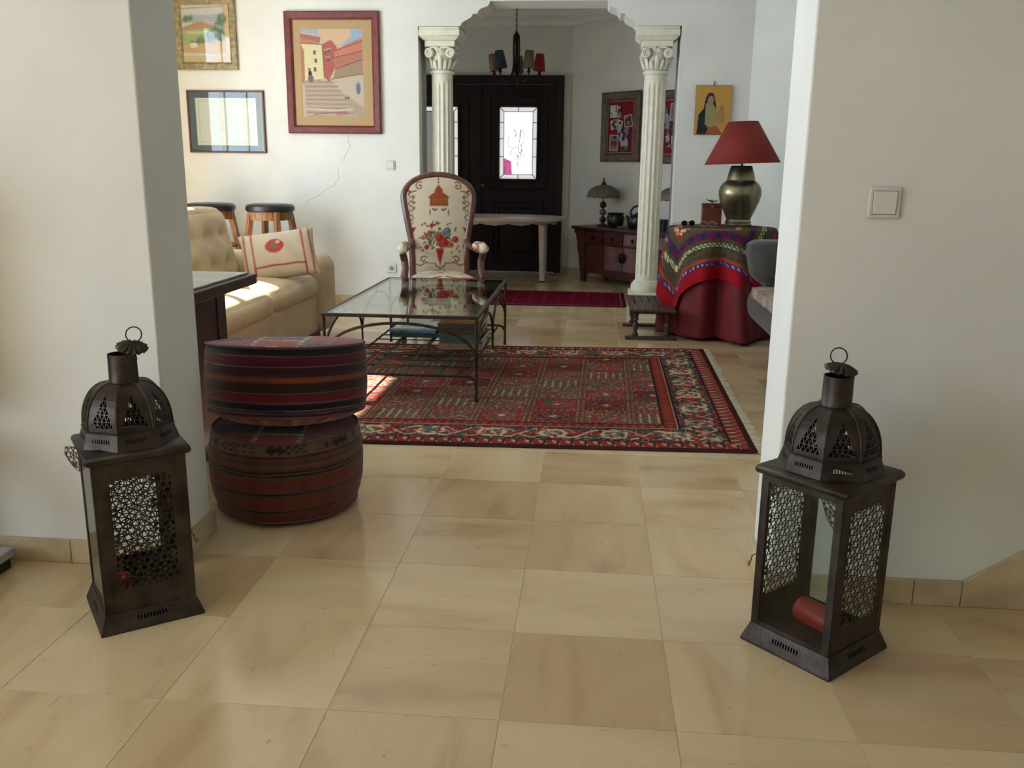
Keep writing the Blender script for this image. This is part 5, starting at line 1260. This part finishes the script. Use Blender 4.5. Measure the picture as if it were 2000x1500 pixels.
# top: end rails and diagonal-looking slats running across
W2, D2, ZB = .160, .385, .238
tp = MB(); tp.box(-W2-.01, W2+.01, -D2, -D2+.045, ZB-.02, ZB); 
tp.build('end_rail', BEN, sb, bevel=.004)
MB().box(-W2-.01, W2+.01, D2-.045, D2, ZB-.02, ZB).build('end_rail', BEN, sb, bevel=.004)
for k in range(6):
    x = -W2+.02+k*(2*W2-.04)/5; MB().box(x-.0245, x+.0245, -D2+.046, D2-.046, ZB-.018, ZB-.001).build('slat', BEN, sb, bevel=.004)
for sy in (-1, 1):
    y = sy*.285
    MB().box(-W2-.03, W2+.03, y-.024, y+.024, 0, .024).build('foot_rail', BEN, sb, bevel=.006)
    MB().box(-W2+.0, W2-.0, y-.016, y+.016, ZB-.045, ZB-.02).build('cross_bearer', BEN, sb, bevel=.004)
    for sx in (-1, 1):
        MB().lathe([(r_*1.35, z_) for r_, z_ in [(.014, .022), (.017, .03), (.017, .045), (.010, .055), (.009, .062), (.016, .09), (.018, .105), (.014, .125), (.009, .135), (.013, .142), (.016, .15), (.013, .165), (.015, .175), (.016, ZB-.045)]], 16, (sx*(W2-.045), y, 0)).build('turned_leg', BEN, sb)

# ================================================================== GREY SOFA at the right
GREY = mat('grey_fabric', (72, 68, 65), .9, var=.08, vscale=10, bump=.2, bscale=200, sheen=.2)
gs = thing('grey_sofa', 'dark grey fabric sofa end mostly hidden behind the right wall', 'sofa', (1.56, 5.30, 0))
MB().cushion(.66, 1.9, .26, .06, .0, 8, (.02, 0, .15)).build('base', GREY, gs)
MB().cushion(.84, 1.96, .26, .125, .01, 12, (-.075, 0, .35)).build('seat_cushion', GREY, gs)
MB().cushion(.34, .30, .30, .10, .01, 12, (-.34, .78, .625), lambda b, p: (b.x-.10*(p.z > 0)*0+.06*p.z*-1*0-(.05 if p.x < 0 else 0)*p.z, b.y, b.z)).build('arm_pillow', GREY, gs)
MB().cushion(.22, 1.9, .62, .08, .01, 10, (.40, 0, .50)).build('backrest', GREY, gs)
th_ = thing('folded_throw', 'pale beige throw lying over the seat of the grey sofa', 'blanket', (1.56, 5.30, 0))
rows = []
for j in range(24):
    y = -.72+1.30*j/23; row = []
    for i in range(30):
        u = i/29; x = -.47+u*.72; e = max(0, 1-u/.06); z_ = .500+.008*math.sin(y*20+u*6)+.006*math.sin(u*30)
        if i < 5: x = -.508+.004*math.sin(y*30); z_ = .505-.075*(1-i/5)
        row.append((x, y, z_))
    rows.append(row)
MB().grid(np.array(rows)).build('throw', mat('beige_pink_throw', (176, 158, 142), .95, var=.2, vscale=9, col2=(140, 112, 104), bump=.3, bscale=120), th_, solid=.012, smooth=70)

# ================================================================== WHITE OVAL TABLE IN THE HALL
WPL = mat('white_resin', (206, 194, 186), .35, var=.03, vscale=6)
ot = thing('oval_table', 'white plastic oval garden table in the hall before the front door', 'table', (-1.045, 10.10, 0))
el = lambda rx, ry, z_, n=64: [(rx*math.cos(2*PI*i/n), ry*math.sin(2*PI*i/n), z_) for i in range(n)]
MB().grid(np.array([el(.001, .001, .705), el(.74, .46, .705), el(.765, .485, .702), el(.772, .492, .693), el(.770, .49, .668), el(.755, .475, .664), el(.74, .46, .672), el(.001, .001, .682)]), wrap=True).build('tabletop', WPL, ot, smooth=40)
ap = []
for i in range(128):
    a = 2*PI*i/128; ap.append((a, .025+.022*abs(math.sin(a*7))+.008*abs(math.sin(a*21))))
MB().grid(np.array([[(.66*math.cos(a), .38*math.sin(a), .672) for a, d in ap], [(.655*math.cos(a), .375*math.sin(a), .672-d) for a, d in ap]]), wrap=True).build('scalloped_apron', WPL, ot, solid=.006)
for sx in (-1, 1):
    for sy in (-1, 1):
        MB().tube([(sx*.505, sy*.16, .675), (sx*.512, sy*.165, .3), (sx*.517, sy*.17, .008)], [.042, .036, .030], 20).build('leg', WPL, ot)
        MB().lathe([(.031, 0), (.031, .012)], 20, (sx*.517, sy*.17, 0)).build('foot_cap', IRON, ot)

# ================================================================== CHANDELIER
cl_ = thing('chandelier', 'black iron hall chandelier with five differently coloured fabric shades', 'chandelier', (-.815, 9.60, 0))
MB().lathe([(.045, 2.985), (.045, 2.999), (0, 2.999)], 24).build('ceiling_rose', IRON, cl_); MB().tube([(-.03, 0, 2.79), (-.015, 0, 2.81), (.004, 0, 2.80), (.004, 0, 2.77)], .006, 8).build('hook', IRON, cl_); MB().tube([(.004, 0, 2.80), (.002, 0, 2.985)], .004, 8).build('rod', IRON, cl_)
for k in range(9):
    z_ = 2.572+k*.026; a = PI/2*(k % 2); MB().tube([(.0085*math.cos(t_)*math.cos(a), .0085*math.cos(t_)*math.sin(a), z_+.018*math.sin(t_)) for t_ in [2*PI*i/14 for i in range(14)]], .0028, 5, closed=True).build('chain_link', IRON, cl_)
MB().lathe([(.004, 2.575), (.010, 2.56), (.022, 2.545), (.034, 2.525), (.036, 2.505), (.028, 2.495), (.014, 2.49), (.012, 2.40), (.012, 2.30), (.018, 2.25), (.024, 2.20), (.016, 2.16), (.020, 2.14), (.006, 2.115), (0, 2.11)], 24).build('stem', IRON, cl_)
for k, (ang, c) in enumerate(((90, (104, 100, 96)), (162, (150, 112, 100)), (234, (62, 66, 82)), (306, (120, 108, 84)), (18, (150, 34, 36)))):
    a = math.radians(ang); R_ = .245; f = lambda r, z_: (r*math.cos(a), r*math.sin(a), z_)
    arm = MB().tube([f(.030, 2.50), f(.034, 2.40), f(.030, 2.28), f(.036, 2.20), f(.06, 2.135), f(.11, 2.085), f(.17, 2.075), f(.22, 2.10), f(R_, 2.15), f(R_, 2.20)], .0065, 8).build('arm', IRON, cl_)
    MB().lathe([(.012, 2.15), (.02, 2.165), (.012, 2.18), (.010, 2.24)], 16, (f(R_, 0)[0], f(R_, 0)[1], 0)).build('candle_cup', IRON, arm)
    s_ = MB().lathe([(.063, 2.195), (.040, 2.362)], 32, (0, 0, 0), cap=False)
    tl = .22 if ang == 162 else (.12 if ang == 234 else -.06)
    s_.xf(Matrix.Translation((*f(R_, 0)[:2], 2.27)) @ Matrix.Rotation(-tl, 4, 'Y') @ Matrix.Translation((0, 0, -2.27))); s_.build('shade', mat('shade_fabric_%d' % k, c, .85, bump=.05, bscale=150), arm, solid=.002)

# ================================================================== RED LACQUER CABINET on the canted wall
LAQ = mat('worn_red_lacquer', (88, 30, 34), .38, var=.35, vscale=5, col2=(60, 22, 26), bump=.04, bscale=30); LAQ2 = mat('faded_lacquer_panel', (132, 98, 100), .4, var=.2, vscale=7, col2=(104, 62, 66))
A45 = -PI/4
cbn = thing('lacquer_cabinet', 'low red lacquered cabinet with drawers standing against the hall wall', 'cabinet', (*P45(1.33, -.012), 0), A45)
# local x runs along the wall, local y = 0 at the wall, front at negative y
CL, CDp, CH = 1.30, .40, .575
MB().box(-CL/2-.12, CL/2+.12, -CDp-.03, -.002, CH, CH+.032).build('top', LAQ, cbn, bevel=.008)
MB().add([(-CL/2+.05, -CDp+.02, .10), (CL/2-.05, -CDp+.02, .10), (CL/2-.05, -.01, .10), (-CL/2+.05, -.01, .10), (-CL/2-.03, -CDp+.02, CH), (CL/2+.03, -CDp+.02, CH), (CL/2+.03, -.01, CH), (-CL/2-.03, -.01, CH)], [(3, 2, 1, 0), (4, 5, 6, 7), (0, 1, 5, 4), (1, 2, 6, 5), (2, 3, 7, 6), (3, 0, 4, 7)]).build('body', LAQ, cbn, bevel=.004)
for sx in (-1, 1):
    # scalloped side wing under the overhanging top, and the splayed leg
    pts = [(sx*(CL/2+.10), CH), (sx*(CL/2+.09), CH-.04), (sx*(CL/2+.06), CH-.07), (sx*(CL/2+.062), CH-.11), (sx*(CL/2+.04), CH-.15), (sx*(CL/2+.045), CH-.20), (sx*(CL/2+.02), CH-.28), (sx*(CL/2-.02), .05), (sx*(CL/2-.03), 0), (sx*(CL/2-.09), 0), (sx*(CL/2-.06), CH)]
    MB().prism(pts, -CDp-.004, -CDp+.03, 'y').build('leg_wing', LAQ, cbn, bevel=.003); MB().prism(pts, -.05, -.015, 'y').build('leg_wing', LAQ, cbn, bevel=.003)
for k in range(4):
    x0 = -CL/2+.06+k*(CL-.12)/4; x1 = x0+(CL-.12)/4-.02; m_ = LAQ2 if k in (2, 3) else LAQ
    dr = MB().box(x0, x1, -CDp+.004, -CDp+.03, CH-.145, CH-.025).build('drawer', m_, cbn, bevel=.004)
    MB().box(x0+.03, x1-.03, -CDp-.001, -CDp+.01, CH-.125, CH-.045).build('raised_panel', m_, dr, bevel=.004)
    MB().lathe([(0, 0), (.022, 0), (.022, .004), (.006, .008), (.006, .014), (.014, .018), (.012, .026), (0, .028)], 16).xf(Matrix.Translation(((x0+x1)/2, -CDp-.001, CH-.085)) @ Matrix.Rotation(PI/2, 4, 'X')).build('knob', IRON, dr)
for k in range(4):
    x0 = -CL/2+.075+k*(CL-.15)/4; x1 = x0+(CL-.15)/4-.012; m_ = LAQ2 if k in (1, 2) else LAQ
    dr = MB().box(x0, x1, -CDp+.006, -CDp+.03, .155, CH-.165).build('cabinet_door', m_, cbn, bevel=.004)
    if k in (1, 2):
        MB().lathe([(0, 0), (.055, 0), (.055, .003), (0, .004)], 32).xf(Matrix.Translation((x1 if k == 1 else x0, -CDp+.006, .30)) @ Matrix.Rotation(PI/2, 4, 'X')).build('lock_plate', IRON, dr)
        MB().tube([((x1-.02 if k == 1 else x0+.02), -CDp-.004, .30), ((x1-.018 if k == 1 else x0+.018), -CDp-.012, .25)], .006, 8).build('pull', IRON, dr)
    else: MB().box(x0+.05, x1-.05, -CDp, -CDp+.01, .21, CH-.22).build('raised_panel', m_, dr, bevel=.006)
ap = [(-CL/2+.03, .155)]+[(-CL/2+.03+(CL-.06)*i/40, .10-.03*math.cos(2*PI*i/40*3)+.012*math.cos(2*PI*i/40*9)-(.03 if abs(i-20) < 6 else 0)) for i in range(41)]+[(CL/2-.03, .155)]
MB().prism(ap, -CDp+.003, -CDp+.025, 'y').build('scalloped_apron', LAQ, cbn)
CZ = CH+.0325
def cab(s_, off): return P45(s_, off)
LSH = mat('pleated_grey_shade', (112, 98, 84), .6, var=.15, vscale=20); BALL = mat('turned_bead_dark', (70, 34, 30), .3); BALL2 = mat('turned_bead_pewter', (120, 104, 92), .35, metal=.4)
def bead_lamp(label, s_):
    t = thing('bead_lamp', label, 'lamp', (*cab(s_, -.22), CZ), A45, 'bead lamps on the cabinet')
    MB().lathe([(.075, 0), (.075, .008), (.06, .018), (.03, .028), (.012, .034)], 28).build('foot', BALL, t)
    for k, zc in enumerate((.072, .152, .232)): MB().lathe([(.011, zc-.042)]+[(.038*math.cos(q), zc+.036*math.sin(q)) for q in np.linspace(-1.25, 1.25, 13)]+[(.011, zc+.042)], 24).build('bead', BALL2 if k == 1 else BALL, t)
    rows_ = []
    for i in range(12):
        v = i/11; rows_.append([])
        for j in range(96):
            a = 2*PI*j/96; wv = abs(math.sin(a*8)); r = .035+.145*math.sin(v*PI/2*.98)**.9; r *= 1+.025*wv*v; rows_[-1].append((r*math.cos(a), r*math.sin(a), .445-.125*v**1.6-.02*wv*max(0, v-.75)*4*.6))
    MB().grid(np.array(rows_), wrap=True).build('scalloped_shade', LSH, t, solid=.003, smooth=60)
    MB().lathe([(.04, .44), (.03, .455), (.018, .48), (.012, .488)], 20).build('shade_cap', BALL, t)
    MB().tube([(.014*math.cos(a)*.8, 0, .502+.018*math.sin(a)) for a in [2*PI*i/20 for i in range(20)]], .005, 6, closed=True).build('finial_ring', BALL, t)
    MB().tube([(0, 0, .27), (0, 0, .45)], .006, 8).build('rod', IRON, t)
    return t
bead_lamp('bead stemmed lamp with scalloped shade at the left end of the red cabinet', .83)
bead_lamp('bead stemmed lamp mostly hidden behind the right archway pier', 1.855)
POT = mat('black_glazed_pot', (28, 30, 30), .3, var=.2, vscale=12)
def pot(name, label, cat, s_, off, prof_, parts):
    t = thing(name, label, cat, (*cab(s_, off), CZ), A45, None); MB().lathe(prof_, 36).build('body', POT, t)
    for nm, pth, r in parts: MB().tube(pth, r, 8).build(nm, POT, t)
    return t
pot('black_pot', 'black lidded pot with side handles on the cabinet beside the bead lamp', 'pot', 1.045, -.24, [(0, 0), (.062, 0), (.085, .03), (.094, .08), (.088, .12), (.078, .135), (.09, .142), (.098, .15), (.09, .156), (0, .16)],
    [('handle', [(-.088, 0, .115), (-.118, 0, .12), (-.125, 0, .09), (-.092, 0, .07)], .008), ('handle', [(.088, 0, .115), (.118, 0, .12), (.125, 0, .09), (.092, 0, .07)], .008)])
pot('black_teapot', 'black teapot with overhead handle on the cabinet behind the column', 'teapot', 1.345, -.22, [(0, 0), (.07, 0), (.1, .04), (.108, .08), (.095, .12), (.06, .145), (.055, .15), (.02, .158), (.016, .17), (0, .175)],
    [('handle', [(-.085, 0, .12), (-.10, 0, .18), (-.06, 0, .225), (0, 0, .24), (.06, 0, .225), (.10, 0, .18), (.085, 0, .12)], .011), ('spout', [(-.095, 0, .06), (-.135, 0, .09), (-.15, 0, .13)], .014)])
bj = thing('black_tin', 'small black square tin on the cabinet beside the archway pier', 'tin', (*cab(1.66, -.16), CZ), A45)
MB().box(-.035, .035, -.035, .035, 0, .09).build('body', POT, bj, bevel=.004); MB().box(-.036, .036, -.036, .036, .0905, .112).build('lid', POT, bj, bevel=.004)
ds = thing('small_dish', 'small dark dish lying on the cabinet between pot and teapot', 'dish', (*cab(1.185, -.30), CZ), A45)
MB().lathe([(0, 0), (.03, 0), (.05, .014), (.052, .016), (.046, .014), (.028, .005), (0, .004)], 28).build('dish', mat('pale_dish', (150, 146, 140), .35), ds)

# photo boards on the canted wall
def board(label, s0, s1, z0, z1, seed):
    w_, h = s1-s0, z1-z0; r_ = random.Random(seed); iw, ih = w_-.20, h-.20
    t = thing('photo_board', label, 'picture', (*P45((s0+s1)/2, -.001), (z0+z1)/2), A45, 'photo boards in the hall')
    frame_bars(t, w_, h, .095, .035, BFR)
    MB().box(-iw/2-.01, iw/2+.01, -.012, -.001, -ih/2-.01, ih/2+.01).build('felt', FELT, t)
    m = MB()
    for q in ((-iw/2-.012, -iw/2+.004, -ih/2-.01, ih/2+.01), (iw/2-.004, iw/2+.012, -ih/2-.01, ih/2+.01), (-iw/2, iw/2, -ih/2-.012, -ih/2+.004), (-iw/2, iw/2, ih/2-.004, ih/2+.012)): m.box(q[0], q[1], -.020, -.010, q[2], q[3])
    m.build('slip', SLIP, t)
    spots = [(-.12, .17, .11, .13, 0), (.12, .06, .12, .13, .15), (-.10, -.17, .13, .17, -.05), (.05, -.13, .10, .12, .6), (.08, -.2, .11, .10, .3), (-.02, .02, .09, .11, -.3), (-.09, .03, .12, .10, .2), (.03, -.04, .12, .09, -.15), (-.02, .16, .05, .12, .2), (.10, -.06, .08, .1, -.2)]
    for k, (x, z_, a, b, ro) in enumerate(spots):
        x, z_ = x*iw/.40, z_*ih/.55
        if seed % 2: x, z_ = -x, -z_*.9
        cn = Canvas(a, b, .008, r_.choice([(200, 198, 196), (176, 174, 176), (120, 116, 120), (90, 60, 60), (150, 150, 160)]))
        for _ in range(5): cn.disc(r_.random()*a, r_.random()*b, .012+.02*r_.random(), r_.choice([(70, 66, 70), (150, 146, 148), (120, 60, 60), (44, 42, 48), (140, 120, 160)]))
        if k in (0, 1, 2): cn.line([(0, 0), (a, 0), (a, b), (0, b), (0, 0)], .016, (206, 204, 202))
        c_, s_ = math.cos(ro), math.sin(ro); X_, Z_ = cn.X-a/2, cn.Y-b/2
        G = np.dstack([x+X_*c_-Z_*s_, np.full(X_.shape, -.0145-.0012*k), z_+X_*s_+Z_*c_])
        MB().grid(G).build('photo', PRINT2, t, colors=cn.C.reshape(-1, 3), smooth=0, solid=.0006)
    return t
BFR = mat('brown_board_frame', (96, 68, 50), .45, var=.25, vscale=14); FELT = mat('red_felt', (128, 18, 28), .95, bump=.1, bscale=300); SLIP = mat('gilt_slip', (128, 96, 68), .5, metal=.2)
board('red felt photo board in a brown frame, left of the right column', .570, 1.142, 1.305, 2.045, 2)
board('photo board in a brown frame, half hidden between column and pier', 1.240, 1.812, 1.285, 2.025, 3)

# ================================================================== MEDIA STAND at the far left edge
MSW = mat('grey_lacquer_shelf', (168, 168, 164), .4); MSB = mat('black_stand', (24, 24, 26), .4)
ms = thing('media_stand', 'low media stand corner at the left edge with a grey shelf', 'stand', (-2.40, 2.20, 0))
MB().box(-.58, .632, -.24, .235, .0, .038).build('plinth', MSB, ms); MB().box(-.60, .645, -.26, .24, .038, .066).build('shelf', MSW, ms, bevel=.003)
MB().box(-.58, .48, -.24, .22, .42, .455).build('shelf', MSB, ms, bevel=.003)
for sx in (-.55, .44):
    for sy in (-.2, .19): MB().box(sx-.02, sx+.02, sy-.02, sy+.02, .066, .42).build('post', MSB, ms)
tv = thing('television', 'black flat screen television standing on the media stand', 'television', (-2.50, 2.22, .4555))
MB().box(-.25, .25, -.10, .10, 0, .015).build('foot', MSB, tv, bevel=.003); MB().box(-.04, .04, -.015, .02, .015, .12).build('neck', MSB, tv); MB().box(-.55, .56, -.02, .035, .10, .76).build('housing', MSB, tv, bevel=.006); MB().box(-.53, .54, -.0215, -.0195, .12, .74).build('screen', mat('dark_screen', (12, 13, 15), .12), tv)
